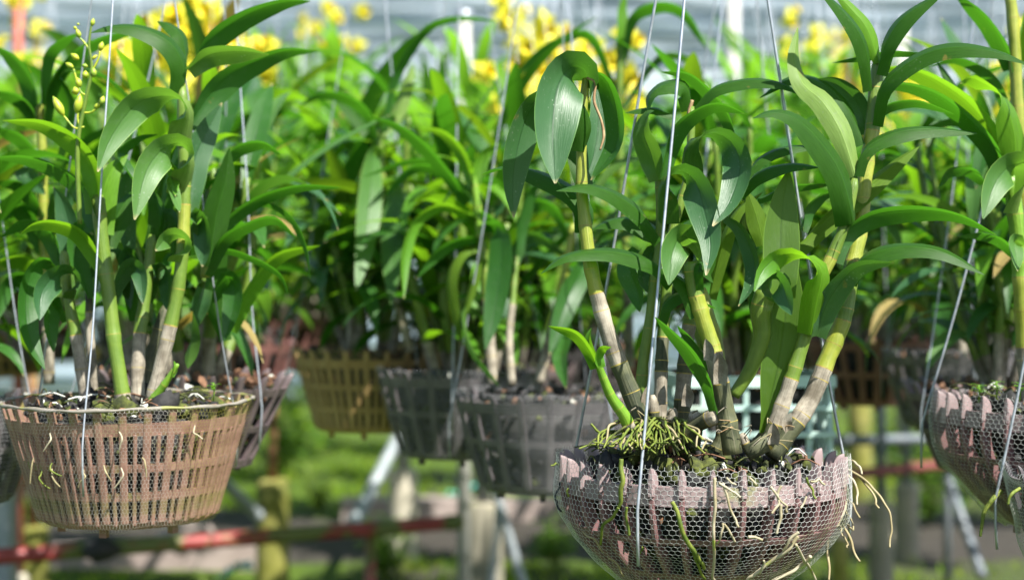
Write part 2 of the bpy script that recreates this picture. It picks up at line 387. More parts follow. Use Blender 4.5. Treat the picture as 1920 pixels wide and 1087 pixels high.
# ------------------------------------------------------------------ plants traced at their own depth
class Plant:
    """an orchid: Empty at its foot, canes as parts, leaves as sub-parts"""
    def __init__(s, px, py, Y, name, label, group=None):
        s.Y = Y; s.o = P(px, py, Y); s.k = 0
        s.root = empty(name, s.o, label, 'orchid', group)
        s.cane_o = None
    def pts(s, q, d0, d1):
        n = len(q); out = []
        for i, p in enumerate(q):
            d = p[2] if len(p) > 2 else d0 + (d1 - d0) * i / max(1, n - 1)
            out.append(P(p[0], p[1], s.Y + d) - s.o)
        return out
    def cane(s, q, w0, w1, zones, d=(0, 0), step=55, name='cane', swell=0.10):
        """zones: (upper end as a fraction, material key); step: internode length in photo pixels"""
        C = spline(s.pts(q, *d), 40); n = len(C)
        L = np.concatenate([[0], np.cumsum(np.linalg.norm(np.diff(C, axis=0), axis=1))]); tot = L[-1]
        k = s.Y / F
        inter = step * k; off = rng.random()
        ends = [z[0] for z in zones]
        # rows with a thin ring at each node
        rows = [0.0]; kinds = []
        nodes = [((i + off) * inter) / tot for i in range(-1, int(tot / inter) + 2)]
        nodes = [x for x in nodes if 0.02 < x < 0.97] + [e for e in ends[:-1]]
        ev = sorted(set([round(x, 4) for x in nodes]))
        for x in ev:
            if x - rows[-1] < 0.012: continue
            m_ = max(2, int((x - rows[-1]) * 26)); a0 = rows[-1]
            for j in range(1, m_ + 1): rows.append(a0 + (x - a0) * j / m_); kinds.append('b')
            rows.append(min(.999, x + (1.6 if any(abs(x - e_) < .002 for e_ in ends) else .7) * k / tot + 0.001)); kinds.append('r')
        a0 = rows[-1]
        for j in range(1, 5): rows.append(a0 + (1 - a0) * j / 4); kinds.append('b')
        rows = np.array(rows)
        Cr = np.stack([np.interp(rows * tot, L, C[:, c]) for c in range(3)], 1)
        rad = (w0 + (w1 - w0) * rows) * 0.5 * k
        for i, x in enumerate(rows):
            dn = min([abs(x - e) for e in ev] + [1]) * tot / inter
            rad[i] *= 1 + swell * max(0, 1 - dn * 5) - 0.04 * math.sin(rng.random())
        rad[-1] *= 0.6
        v, f, uv = tube_geo(Cr, rad, 12)
        mats = []; keys = []
        mi = []
        for i in range(len(rows) - 1):
            xm = (rows[i] + rows[i + 1]) / 2
            key = 'ring' if kinds[i] == 'r' else next((z[1] for z in zones if xm <= z[0]), zones[-1][1])
            if key not in keys: keys.append(key)
            mi += [keys.index(key)] * 12
        mi += [mi[0], mi[-1]]
        mb = MB(); mb.add(v, f, uv, mi)
        s.cane_o = link(name, mb.mesh(name, [M[x] for x in keys]), s.root)
        return s.cane_o
    def leaf(s, q, w, r=70, mat='leaf', d=(0, 0), b0=0.68, fold=0.42, foldb=0.9, side=None, under=None, name='leaf', label=None, parent=None):
        """q: centre line from base to tip; w: full width in photo pixels; r: how far the upper side is turned
        from facing the camera (0) to facing up (90) to facing away (180), a list runs from base to tip"""
        s.k += 1
        C = spline(s.pts(q, *d), 20)
        W = C + np.array(s.o)
        V = nrmz(W - np.array([0, 0, CAM_H]))
        T = nrmz(np.gradient(C, axis=0))
        if side is None: side = 1 if q[-1][0] >= q[0][0] else -1
        T2 = nrmz(T - (T * V).sum(1, keepdims=True) * V)
        Rt = np.cross(T2, V) * -side            # image-plane perpendicular, on the inner / upper side of the arch
        rr = np.array(r if hasattr(r, '__len__') else [r, r], dtype=float)
        rr = np.where((rr > 50) & (rr < 90), 50 + (rr - 50) * .45, np.where((rr >= 90) & (rr < 130), 130 - (130 - rr) * .45, rr))
        rm = np.interp(np.linspace(.25, .8, 8), np.linspace(0, 1, len(rr)), rr)
        w = max(w, min(72, w / max(.45, float(np.mean(np.abs(np.cos(np.radians(rm)))))) ** .72))
        ang = np.radians(np.interp(np.linspace(0, 1, len(C)), np.linspace(0, 1, len(rr)), rr))[:, None]
        N = np.cos(ang) * (-V) + np.sin(ang) * Rt
        T, A, N = frames(C, N)
        v, f, uv = leaf_geo(C, A, N, w * s.Y / F, b0, foldb, fold, 8, rng.randint(0, 9999))
        mb = MB(); mb.add(v, f, uv)
        return link(name, mb.mesh(name, [M[mat]]), parent or s.cane_o, label=label)
    def tube(s, name, q, w, mat, d=(0, 0), parent=None, ns=6, label=None):
        k = s.Y / F * 0.5
        if name == 'aerial_root' and len(q) > 1:
            q2 = []
            for a, b in zip(q[:-1], q[1:]):
                q2.append(a); mx_ = tuple((u + v_) / 2 for u, v_ in zip(a, b)); q2.append((mx_[0] + rng.uniform(-2.6, 2.6), mx_[1] + rng.uniform(-2.2, 2.2)) + tuple(mx_[2:]))
            q = q2 + [q[-1]]
        ww = [x * k for x in w] if hasattr(w, '__len__') else w * k
        return tube_obj(name, s.pts(q, *d), ww, M[mat], parent or s.root, ns, label=label)
    def bud(s, x, y, lx, ly, w, parent, d=0.0, mat='bud'):
        lx, ly, w = lx * 1.1, ly * 1.1, w * 1.12
        a = np.array(P(x, y, s.Y + d) - s.o); b = np.array(P(x + lx, y + ly, s.Y + d) - s.o)
        t = np.linspace(0, 1, 8)[:, None]
        C = a + (b - a) * t
        rad = np.array([.15, .62, .9, 1, .95, .8, .5, .08]) * w * 0.5 * s.Y / F
        mb = MB(); mb.add(*tube_geo(C, rad, 8))
        return link('flower_bud', mb.mesh('flower_bud', [M[mat]]), parent)

# ------------------------------------------------------------------ hanging baskets
def prof_at(prof, s):
    L = [0]
    for a, b in zip(prof[:-1], prof[1:]): L.append(L[-1] + math.hypot(b[0] - a[0], b[1] - a[1]))
    x = s * L[-1]
    return np.interp(x, L, [p[0] for p in prof]), np.interp(x, L, [p[1] for p in prof]), L[-1]
def prof_r(prof, z):
    zz = [p[1] for p in prof]; rr = [p[0] for p in prof]
    return float(np.interp(z, zz, rr))

def rib_mesh(prof, s0, s1, tw, td, name, mat, tipped=True, n=16):
    """a bar running up the wall in the x-z plane: tangential width tw, radial depth td"""
    v = []; f = []
    qs = [i / (n - 6) * .84 for i in range(n - 5)] + [.88, .915, .945, .97, .988, 1.0]
    for i in range(n + 1):
        q = qs[i]
        s = s0 + (s1 - s0) * q
        r, z, L = prof_at(prof, s)
        r2, z2, _ = prof_at(prof, min(1, s + .02)); r1, z1, _ = prof_at(prof, max(0, s - .02))
        nx, nz = (z2 - z1), -(r2 - r1); h = math.hypot(nx, nz); nx /= h; nz /= h
        k = 1.0
        if tipped and q > (0.88 if s1 - s0 > .5 else .36): k = math.sqrt(max(.05, 1 - ((q - .88) / .12) ** 2.2)) if s1 - s0 > .5 else math.sqrt(max(.015, 1 - max(0, (q - .35) / .65) ** 2.4))
        for (yy, dd) in ((-.5, -1), (.5, -1), (.5, -.15), (.28, 0), (-.28, 0), (-.5, -.15)):
            v.append((r + nx * dd * td * k, yy * tw * k, z + nz * dd * td * k))
    m = 6
    for i in range(n):
        for k in range(m):
            k2 = (k + 1) % m
            f.append((i * m + k, i * m + k2, (i + 1) * m + k2, (i + 1) * m + k))
    f.append(tuple(range(m - 1, -1, -1))); f.append(tuple(n * m + k for k in range(m)))
    mb = MB(); mb.add(v, f, None, 0, False)
    return mb.mesh(name, [mat])

def net_mesh(prof, na, nrow, thick, seed, mat, off=0.004, rag=0.5, prism=True, sag=0.0, nrib=31, s_top=1.02, ang0=0.0, ang1=2 * math.pi, roll=False):
    """hexagonal netting stretched over the wall, every thread a real strand"""
    r_ = random.Random(seed)
    ph = [r_.random() * 6.28 for _ in range(4)]
    full = abs(ang1 - ang0 - 2 * math.pi) < 1e-6
    def pt(a, s):
        ss = min(max(s, 0), 1)
        r, z, L = prof_at(prof, ss)
        r2, z2, _ = prof_at(prof, min(1, ss + .02)); r1, z1, _ = prof_at(prof, max(0, ss - .02))
        nx, nz = (z2 - z1), -(r2 - r1); h = math.hypot(nx, nz); nx /= h; nz /= h
        if s > 1:
            if roll: r -= (s - 1) * L * 0.8; z += math.sin((s - 1) * 30) * 0.004
            else: z += (s - 1) * L
        w = 0.0016 * math.sin(a * 5 + ph[0] + s * 3) + 0.0012 * math.sin(a * 11 + ph[1] - s * 7) + 0.0008 * math.sin(s * 19 + ph[2] + a * 3)
        o = off + w
        drop = sag * (0.5 - 0.5 * math.cos(a * nrib)) * smooth01((s - 0.82) / 0.18) * (0.45 + 0.55 * math.sin(a * 2 + ph[3]) ** 2)
        return np.array(((r + nx * o) * math.cos(a), (r + nx * o) * math.sin(a), z + nz * o - drop)), np.array((nx * math.cos(a), nx * math.sin(a), nz))
    v = []; f = []
    da = (ang1 - ang0) / na
    def strand(p, n0, q, n1):
        t = q - p; l = np.linalg.norm(t)
        if l < 1e-6: return
        t = t / l; b = np.cross(t, n0); b = b / max(np.linalg.norm(b), 1e-9) * thick * .5
        o = len(v); u = n0 * thick * .6
        if prism:
            v.extend([p - b, p + b, p + u, q - b, q + b, q + u])
            f.extend([(o + 1, o + 4, o + 5, o + 2), (o + 2, o + 5, o + 3, o)])
        else:
            v.extend([p - b, p + b, q + b, q - b]); f.append((o, o + 1, o + 2, o + 3))
    for i in range(nrow):
        s0 = i / nrow * s_top; hs = s_top / nrow
        for k in range(na):
            a = ang0 + (k + (0.5 if i % 2 else 0)) * da
            # zigzag row then the upright joining it to the next row
            A, nA = pt(a, s0 + hs * .28); B, nB = pt(a + da * .5, s0 - hs * .05 + hs * .05); B2, nB2 = pt(a - da * .5, s0)
            Cc, nC = pt(a, s0 + hs)
            strand(B2, nB2, A, nA); strand(A, nA, B, nB); strand(A, nA, Cc, nC)
    mb = MB(); mb.add(v, f, None, 0, True)
    return mb.mesh('netting', [mat])

def fill_mesh(prof, ztop, seed, mats=('charcoal', 'bark', 'mossy', 'foam'), wts=(.45, .3, .2, .05), n=420, size=0.02, inset=0.010):
    r = random.Random(seed)
    mb = MB()
    big = 26 if n > 500 else 0
    core = [(0.0, prof[0][1] + 0.006)] + [(max(0.005, p[0] - inset - 0.012), p[1] + 0.004) for p in prof if p[1] < ztop - 0.012] + [(prof_r(prof, ztop) - inset - 0.012, ztop - 0.012), (0.0, ztop - 0.004)]
    mb.add(*lathe_geo(core, 32), 0, True)
    zb = prof[0][1]
    for i in range(n):
        top = i < n * 0.45
        a = r.random() * 6.283
        m = r.choices(range(4), wts if top else (wts[0] + wts[1] * .7, wts[1] * .3, wts[2] * .8, wts[3] * .25))[0]
        s = size * r.uniform(.4, 1.0) * (.85 if top else 1.1)
        if top:
            rr = (prof_r(prof, ztop) - inset - .008) * math.sqrt(r.random()); z = ztop - 0.006 + r.uniform(-.004, .010)
        else:
            z = zb + .008 + (ztop - zb - .012) * r.random(); rr = prof_r(prof, z) - inset - r.uniform(.004, .014)
        v, f = chip_geo((rr * math.cos(a), rr * math.sin(a), z), s, r)
        mb.add(v, f, None, m, False)
    for i in range(big):
        a = r.random() * 6.283; rr = (prof_r(prof, ztop) - inset - .012) * math.sqrt(r.random())
        v, f = chip_geo((rr * math.cos(a), rr * math.sin(a), ztop - .004 + r.uniform(-.002, .008)), r.uniform(.018, .034), r, 9)
        mb.add(v, f, None, r.choices((0, 1, 2), (.4, .2, .4))[0], True)
    for i in range(big * 3):
        a = r.random() * 6.283; rr = (prof_r(prof, ztop) - inset - .004) * math.sqrt(r.random()); b = r.random() * 6.283; L = r.uniform(.006, .018)
        p = np.array((rr * math.cos(a), rr * math.sin(a), ztop + r.uniform(0, .012))); d = np.array((math.cos(b), math.sin(b), 0)) * L
        mb.add(*tube_geo(spline([p - d, p + (0, 0, r.uniform(.002, .008)), p + d], 6), .0008, 4), r.choice((1, 2, 2, 3)), True)
    return mb.mesh('potting_bark', [M[x] for x in mats])

def ring_mesh(prof, zc, h, t, name, mat, ns=64, inset=0.0):
    r1, r0 = prof_r(prof, zc + h / 2) - inset, prof_r(prof, zc - h / 2) - inset
    p = [(r0 - t, zc - h / 2), (r0, zc - h / 2), (r1, zc + h / 2), (r1 - t, zc + h / 2)]
    mb = MB(); mb.add(*lathe_geo(p, ns, True), 0, False)
    return mb.mesh(name, [mat])

def wire_mesh(a, b, rad, hook=True, seed=0):
    """a straight hanging wire from a (on the rim) up to b, its tail bent below the rim"""
    r = random.Random(seed)
    a = np.array(a); b = np.array(b)
    out = a.copy(); out[2] = 0; out = out / max(np.linalg.norm(out), 1e-6)
    pts = []
    if hook: pts += [a + out * .008 + np.array((0, 0, -.078)), a + out * .010 + np.array((0, 0, -.030))]
    pts += [a + out * .004]
    for t in (.12, .3, .5, .7, .9, 1.0):
        q = a + (b - a) * t
        q = q + np.array((r.uniform(-1, 1), r.uniform(-1, 1), 0)) * .0022 * (1 - t)
        pts.append(q)
    mb = MB(); mb.add(*tube_geo(spline(pts, 36), rad, 6)); return mb.mesh('hanger_wire', [M['wire']])

def make_basket(name, prof, nrib, tw, td, rib_mat, hoops, net=None, thin=None, fill=None, wire_h=0.76, wire_r=0.0016, wire_a=None, apex=(0, 0), seed=1, base=True, hook=True, hoop_mat=None):
    root = empty(name, (0, 0, 0))
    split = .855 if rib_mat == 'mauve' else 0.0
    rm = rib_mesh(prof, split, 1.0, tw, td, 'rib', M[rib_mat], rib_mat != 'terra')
    lowm = rib_mesh([(p[0] - .002, p[1]) for p in prof], 0, split - .002, tw * .9, td, 'rib', M['mauve_shaded'], False) if split else None  # lower ribs coloured darker to paint the shade below the band
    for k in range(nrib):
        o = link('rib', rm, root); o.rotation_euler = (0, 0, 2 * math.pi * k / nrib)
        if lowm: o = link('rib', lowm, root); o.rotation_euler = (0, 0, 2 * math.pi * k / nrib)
    if thin:
        tm = rib_mesh(prof, 0.0, thin[0], thin[1], thin[2], 'rib', M[rib_mat], False)
        for k in range(nrib):
            o = link('rib', tm, root); o.rotation_euler = (0, 0, 2 * math.pi * (k + .5) / nrib)
    for (z, h, t) in hoops:
        link('hoop', ring_mesh(prof, z, h, t, 'hoop', M[hoop_mat or rib_mat], 64, .0038 if tw < .007 else .0012), root)
    if base:
        r0, z0 = prof[0]
        mb = MB(); mb.add(*lathe_geo([(0.001, z0), (r0 - .001, z0), (r0 - .001, z0 + .004), (.001, z0 + .004)], 40), 0, False)
        for k in range(6):
            a = k * math.pi / 3 + .4
            v, f = box_geo((math.cos(a) * r0 * .8, math.sin(a) * r0 * .8, z0 - .005), .008, .008, .012, a); mb.add(v, f, None, 0, False)
        link('base_plate', mb.mesh('base_plate', [M[rib_mat]]), root)
    if net: link('netting', net, root)
    if fill: link('potting_bark', fill, root, kind='stuff')
    zt = prof[-1][1]; rt = prof[-1][0]
    for k, a in enumerate(wire_a or [20, 140, 260]):
        a = R(a)
        link('hanger_wire', wire_mesh((rt * math.cos(a), rt * math.sin(a), zt - .012), (apex[0], apex[1], zt + wire_h), wire_r, hook, seed * 10 + k), root)
    return root

# ------------------------------------------------------------------ ground, back wall, posts
def ground_material():
    m = NT('ground')
    oc = m.coord('Object')
    n1 = m.noise(0.9, 5, oc, 0.6); n2 = m.noise(9, 5, oc, 0.65)
    soil = m.mix(n2, (0.018, 0.017, 0.016), (0.065, 0.055, 0.045))
    moss = m.mix(n2, (0.018, 0.045, 0.004), (0.085, 0.13, 0.010))
    sp = m.n('ShaderNodeSeparateXYZ'); m.l(oc, sp.inputs[0])
    y = m.math('ADD', sp.outputs[1], m.math('MULTIPLY', m.math('SUBTRACT', n1, .5), 0.9))
    bare = m.math('MULTIPLY', m.ramp(y, 6.55, 6.75), m.math('SUBTRACT', 1.0, m.ramp(y, 7.75, 7.95)))
    gr = m.math('SUBTRACT', m.ramp(m.math('ADD', n1, m.math('MULTIPLY', n2, .3)), 0.50, 0.64), bare, clamp=True)
    gr = m.math('MULTIPLY', gr, m.math('SUBTRACT', 1.0, m.math('MULTIPLY', m.ramp(sp.outputs[0], .8, 1.6), .5)))
    gr = m.math('ADD', gr, m.math('MULTIPLY', m.ramp(sp.outputs[1], 9.0, 10.0), 0.35), clamp=True)
    col = m.mix(gr, soil, moss)
    return m.out(m.principled(col, 0.9, 0, 0.2, m.bump(n2, 0.6, 0.02)))
def ground_h(x, y): return 0.02 * math.sin(x * 1.7) * math.cos(y * 1.1) + 0.012 * math.sin(x * 4.1 + y * 3.3)
mb = MB()
xs = [-120, -40, -14] + list(np.linspace(-8, 8, 40)) + [14, 40, 120]; ys = [-30, -5] + list(np.linspace(0, 18, 46)) + [24, 40, 90, 250]
vv = [(x, y, ground_h(x, y)) for y in ys for x in xs]; nx = len(xs)
ff = [(j * nx + i, j * nx + i + 1, (j + 1) * nx + i + 1, (j + 1) * nx + i) for j in range(len(ys) - 1) for i in range(nx - 1)]
mb.add(vv, ff)
link('ground', mb.mesh('ground', [ground_material()]), kind='structure')

M['grass'] = leaf_material('grass_blade', (0.024, 0.075, 0.006), (0.07, 0.145, 0.010), (0.16, 0.27, 0.02), (0.30, 0.48, 0.02), 0.4, 0.5, 0.02, True)
M['grass_y'] = leaf_material('grass_yellow', (0.09, 0.15, 0.010), (0.17, 0.23, 0.014), (0.24, 0.32, 0.03), (0.40, 0.50, 0.02), 0.4, 0.5, 0.02, True)
def grass_field(name, n, y0, y1, xr, hmax, seed, mats, clump=1):
    r = random.Random(seed); mb = MB()
    made = 0
    while made < n:
        cy = y0 + (y1 - y0) * r.random() ** 1.3
        cx = r.uniform(-xr, xr) * cy
        if cx > .9 and cy < 9.5 and r.random() < .6: continue
        if math.sin(cx * 2.3 + cy * 1.1) + math.sin(cx * 0.9 - cy * 2.1 + 1) < -0.7: continue
        for q in range(14):
            x = cx + r.gauss(0, .09); y = cy + r.gauss(0, .09); z = ground_h(x, y) - .006
            h = hmax * r.uniform(.3, 1); a = r.random() * 6.28; w = r.uniform(.004, .009); l = r.uniform(.1, .9) * h
            c, s = math.cos(a), math.sin(a); b = r.random() * 6.28; dx, dy = math.cos(b) * l, math.sin(b) * l
            mb.add([(x - c * w, y - s * w, z), (x + c * w, y + s * w, z), (x + c * w * .7 + dx * .4, y + s * w * .7 + dy * .4, z + h * .65), (x - c * w * .7 + dx * .4, y - s * w * .7 + dy * .4, z + h * .65), (x + dx, y + dy, z + h)],
                   [(0, 1, 2, 3), (3, 2, 4)], [(0, 0), (1, 0), (1, .6), (0, .6), (.5, .9)], r.random() < .4 and 1 or 0)
            made += 1
    link(name, mb.mesh(name, mats), kind='stuff')
grass_field('grass', 9000, 8.05, 15.5, .38, .09, 3, [M['grass'], M['grass_y']])
grass_field('grass', 3500, 5.4, 6.6, .40, .05, 4, [M['grass_y'], M['grass']])

# the shade-cloth screen closing the nursery, hung as overlapping horizontal folds
def cloth_material(name, a, b, tr):
    m = NT(name)
    oc = m.coord('Object')
    n = m.noise(2.2, 4, m.scalevec(oc, (0.6, 1, 5)))
    f = m.noise(1.0, 2, m.scalevec(oc, (9, 1, 160)))
    col = m.mix(m.ramp(n, .3, .7), a, b)
    col = m.mix(m.math('MULTIPLY', m.ramp(f, .45, .6), .35), col, [c * .6 for c in a])
    pr = m.principled(col, .6, 0, .3)
    t = m.n('ShaderNodeBsdfTranslucent'); t.inputs[0].default_value = (*tr, 1)
    mx = m.n('ShaderNodeMixShader'); mx.inputs[0].default_value = .3
    m.l(pr, mx.inputs[1]); m.l(t.outputs[0], mx.inputs[2]); return m.out(mx.outputs[0])
cl = [cloth_material('cloth_pale', (0.50, 0.62, 0.71), (0.62, 0.72, 0.79), (.5, .55, .6)),
      cloth_material('cloth_grey', (0.38, 0.46, 0.52), (0.48, 0.55, 0.61), (.4, .45, .5)),
      cloth_material('cloth_blue', (0.54, 0.61, 0.65), (0.64, 0.70, 0.73), (.4, .5, .55))]
WY = 15.8
screen = empty('shade_screen', (0, WY, 0), 'pale grey blue shade cloth screen hung in horizontal folds behind the orchids', 'shade screen')
r_ = random.Random(5)
for k in range(45):
    z0 = 0.10 + k * 0.125; hgt = 0.15
    mb = MB(); vs = []; fs = []; ph = r_.random() * 6; nxs = 60
    lean = r_.uniform(.02, .10)
    for i in range(nxs + 1):
        x = -9 + 18 * i / nxs
        sag = -.05 * abs(math.sin(x * .9 + ph)) + .02 * math.sin(x * 2.3 + ph * 2)
        for j in range(4):
            t = j / 3
            vs.append((x, lean * (0.5 - t) * 2 - .05 * math.sin(t * 3.14) + .03 * math.sin(x * 3.1 + ph + t), z0 + hgt * t + sag * (1 - .5 * t)))
    for i in range(nxs):
        for j in range(3):
            a = i * 4 + j; fs.append((a, a + 4, a + 5, a + 1))
    mb.add(vs, fs); link('cloth_strip', mb.mesh('cloth_strip', [cl[r_.choice([0, 0, 1, 2, 1])]]), screen)
M['whitepost'] = plain('white_paint', (0.46, 0.45, 0.41), (0.34, 0.33, 0.29), 9, .6)
M['redpost'] = plain('red_oxide', (0.32, 0.075, 0.05), (0.42, 0.13, 0.09), 14, .6)
def post(x, y0, y1, w, Y, mat, name, label, cat='post', group=None):
    a, b = P(x, y0, Y), P(x, y1, Y)
    rr = w * .5 * Y / F
    o = empty(name, (a.x, a.y, 0), label, cat, group)
    zt = a.z
    mb = MB(); mb.add(*tube_geo([(0, 0, 0), (0, 0, zt * .5), (0, 0, zt)], rr, 14))
    link('pole', mb.mesh('pole', [M[mat]]), o)
    mb = MB(); mb.add(*tube_geo([(0, 0, zt), (0, 0, zt + .03)], rr * 1.25, 14)); link('cap', mb.mesh('cap', [M['wire']]), o)
    mb = MB(); mb.add(*lathe_geo([(.001, 0.0), (rr * 2.1, 0.0), (rr * 1.9, .12), (rr * 1.1, .14)], 16)); link('footing', mb.mesh('footing', [M['conc_p']]), o)
    return o
M['conc_p'] = plain('concrete_pale', (0.42, 0.38, 0.30), (0.32, 0.29, 0.22), 12, .85, c=(0.24, 0.26, 0.07), cscale=5, clo=.55, chi=.7)
M['conc_y'] = plain('concrete_mossy', (0.15, 0.15, 0.022), (0.25, 0.23, 0.07), 12, .9, c=(0.09, 0.11, 0.02), cscale=6, clo=.5, chi=.62, bump=.5, bdist=.006)
M['conc_g'] = plain('concrete_grey', (0.20, 0.185, 0.14), (0.28, 0.25, 0.19), 9, .9, c=(0.16, 0.18, 0.06), cscale=5, clo=.5, chi=.65)
M['rust'] = plain('rusty_steel', (0.16, 0.075, 0.035), (0.24, 0.13, 0.06), 22, .8, c=(0.22, 0.24, 0.05), cscale=6)
M['redpipe'] = plain('red_pipe', (0.20, 0.02, 0.022), (0.28, 0.055, 0.05), 10, .45, c=(0.10, 0.12, 0.03), cscale=5.5, clo=.46, chi=.56)
M['redpipe_d'] = plain('dull_red_pipe', (0.13, 0.03, 0.025), (0.18, 0.05, 0.04), 10, .6)
M['steel'] = plain('grey_steel', (0.24, 0.27, 0.29), (0.32, 0.345, 0.36), 12, .5, .3)
M['dsteel'] = plain('dark_steel', (0.10, 0.12, 0.14), (0.16, 0.17, 0.18), 12, .5, .3)
post(870, 38, 190, 26, 5.2, 'whitepost', 'screen_post', 'white post rising behind the flowers, left of centre', 'post')
post(1375, -60, 60, 22, 9.5, 'whitepost', 'screen_post', 'pale grey post at the top edge, between the two right wires', 'post')
post(1690, 45, 120, 24, 9.5, 'whitepost', 'screen_post', 'short cream post top before the shade cloth on the right', 'post')
post(35, -60, 110, 20, 5.6, 'redpost', 'screen_post', 'red oxide post at the top left corner', 'post')

def footing(x, ytop, w, Y, mat, label, pole=None, flare=1.0):
    a = P(x, ytop, Y); rr = w * .5 * Y / F
    o = empty('concrete_post', (a.x, a.y, 0), label, 'concrete post')
    zt = a.z
    mb = MB(); mb.add(*lathe_geo([(rr * 1.05, -.02), (rr, zt * .3), (rr * .97, zt * .7), (rr * flare, zt - .015), (rr * .9 * flare, zt), (0.001, zt)], 20))
    link('concrete_sleeve', mb.mesh('concrete_sleeve', [M[mat]]), o)
    if pole:
        pw, ph, pm = pole
        b = P(x, ph, Y); pr = pw * .5 * Y / F
        mb = MB(); mb.add(*tube_geo([(0, 0, zt - .01), (0, 0, (zt + b.z) / 2), (0, 0, b.z)], pr, 10)); link('pole', mb.mesh('pole', [M[pm]]), o)
    return o
footing(511, 897, 62, 5.9, 'conc_y', 'yellow mossy concrete post with rusty pipe, right of the pink basket', (18, 690, 'rust'), 1.02)
footing(62, 985, 58, 5.9, 'conc_y', 'yellow green concrete post below the left end of the pink basket', (20, 700, 'rust'))
footing(756, 880, 56, 6.6, 'conc_p', 'pale concrete post topped by a white pipe, under the grey baskets', (26, 640, 'whitepost'))
footing(905, 940, 78, 5.6, 'conc_g', 'grey concrete post at lower centre, left of the thin steel legs', (26, 700, 'dsteel'))
footing(1612, 735, 44, 8.6, 'conc_y', 'yellow concrete post seen right of the mauve bowl wire', (20, 600, 'rust'))
footing(1700, 905, 46, 6.6, 'conc_g', 'dim concrete post under the right hand bowl', (16, 700, 'dsteel'))
footing(1652, 940, 46, 5.9, 'conc_g', 'brown grey concrete post just right of the mauve bowl', (18, 700, 'dsteel'))
footing(1574, 1010, 34, 5.8, 'conc_y', 'slim yellow concrete post hidden at the bowl edge, bottom right')
o = empty('concrete_post', (P(4, 890, 5.2).x, 5.2, 0), 'pale grey square post at the left edge', 'concrete post')
zt = P(4, 892, 5.2).z; v, f = box_geo((0, 0, zt / 2), .075, .09, zt); mb = MB(); mb.add(v, f, None, 0, False); link('post_shaft', mb.mesh('post_shaft', [M['steel']]), o)
v, f = box_geo((0, 0, zt + .012), .085, .10, .02); mb = MB(); mb.add(v, f, None, 0, False); link('cap', mb.mesh('cap', [M['conc_p']]), o)

def rail(name, ends, w, mat, label, cat, legs=(), w_leg=26):
    A, B = P(*ends[0]), P(*ends[1]); mid = (A + B) / 2
    o = empty(name, (mid.x, mid.y, 0), label, cat)
    rr = w * .5 * mid.y / F
    n = 14; C = [(A + (B - A) * i / n) - Vector((mid.x, mid.y, 0)) for i in range(n + 1)]
    mb = MB(); mb.add(*tube_geo([tuple(c) for c in C], rr, 12)); link('pipe', mb.mesh('pipe', [M[mat]]), o)
    for t in legs:
        c = A + (B - A) * t - Vector((mid.x, mid.y, 0))
        mb = MB(); mb.add(*tube_geo([(c.x, c.y, -.02), (c.x, c.y, c.z * .5), (c.x, c.y, c.z - rr * .6)], rr * .78, 10)); link('leg', mb.mesh('leg', [M[mat]]), o)
    for t in (0.02, .98):
        c = A + (B - A) * t - Vector((mid.x, mid.y, 0)); d = (B - A).normalized() * .02
        mb = MB(); mb.add(*tube_geo([tuple(c - d), tuple(c), tuple(c + d)], rr * 1.12, 12)); link('collar', mb.mesh('collar', [M[mat]]), o)
    return o
rail('pipe_rail', ((-60, 1047, 3.85), (864, 978, 4.55)), 29, 'redpipe', 'red painted pipe rail with moss running under the pink basket', 'pipe rail', (.79, .02))
rail('pipe_rail', ((1560, 893, 5.75), (1790, 868, 6.05)), 20, 'redpipe_d', 'dark red pipe rail behind the gap between the two mauve bowls', 'pipe rail')
rail('pipe_rail', ((1510, 826, 5.9), (1790, 822, 6.1)), 20, 'dsteel', 'dark steel pipe rail right of the mauve bowl', 'pipe rail', (.95,))
rail('brace', ((662, 985, 6.1), (750, 812, 6.5)), 24, 'steel', 'pale grey slanted brace leaning on the pale concrete post', 'brace')
rail('brace', ((404, 888, 5.6), (486, 966, 5.85)), 22, 'steel', 'grey slanted brace left of the yellow mossy post', 'brace')
rail('brace', ((1470, 905, 5.9), (1556, 700, 6.4)), 30, 'conc_p', 'broad pale slanted brace behind the bowl wire', 'brace')
rail('brace', ((925, 905, 5.0), (985, 1110, 5.0)), 18, 'steel', 'thin steel leg leaning beside the grey concrete post', 'brace')
rail('brace', ((935, 960, 4.9), (918, 1120, 4.9)), 14, 'steel', 'second thin steel leg crossing the first at lower centre', 'brace')
rail('brace', ((1780, 905, 5.9), (1840, 1075, 5.7)), 18, 'dsteel', 'dark slanted brace under the right bowl', 'brace')

def slab(name, q, h, mat, label, cat):
    """a low concrete kerb from photo points, laid on the ground"""
    a, b = q; c = (Vector(a) + Vector(b)) / 2; d = Vector(b) - Vector(a)
    rz = math.atan2(d.y, d.x); L = d.length
    mb = MB(); n = 8; v = []; f = []
    r = random.Random(len(label))
    o = empty(name, (c.x, c.y, 0), label, cat)
    k = max(1, int(L / .6))
    for i in range(k):
        v, f = box_geo(((-L / 2 + L * (i + .5) / k) * math.cos(rz), (-L / 2 + L * (i + .5) / k) * math.sin(rz), h / 2 - .03 + r.uniform(-.006, .006)), L / k - .012, .16, h, rz)
        mb = MB(); mb.add(v, f, None, 0, False); link('kerb_stone', mb.mesh('kerb_stone', [M[mat]]), o)
M['kerb'] = plain('pinkish_concrete', (0.30, 0.245, 0.22), (0.24, 0.19, 0.17), 7, .85)
slab('kerb', ((-0.85, 7.75, 0), (0.95, 7.95, 0)), .14, 'kerb', 'pale pinkish kerb between the grass and the dark strip at lower centre', 'kerb')
slab('kerb', ((-2.1, 6.45, 0), (-1.05, 6.6, 0)), .12, 'kerb', 'pale kerb lying under the red rail at lower left', 'kerb')
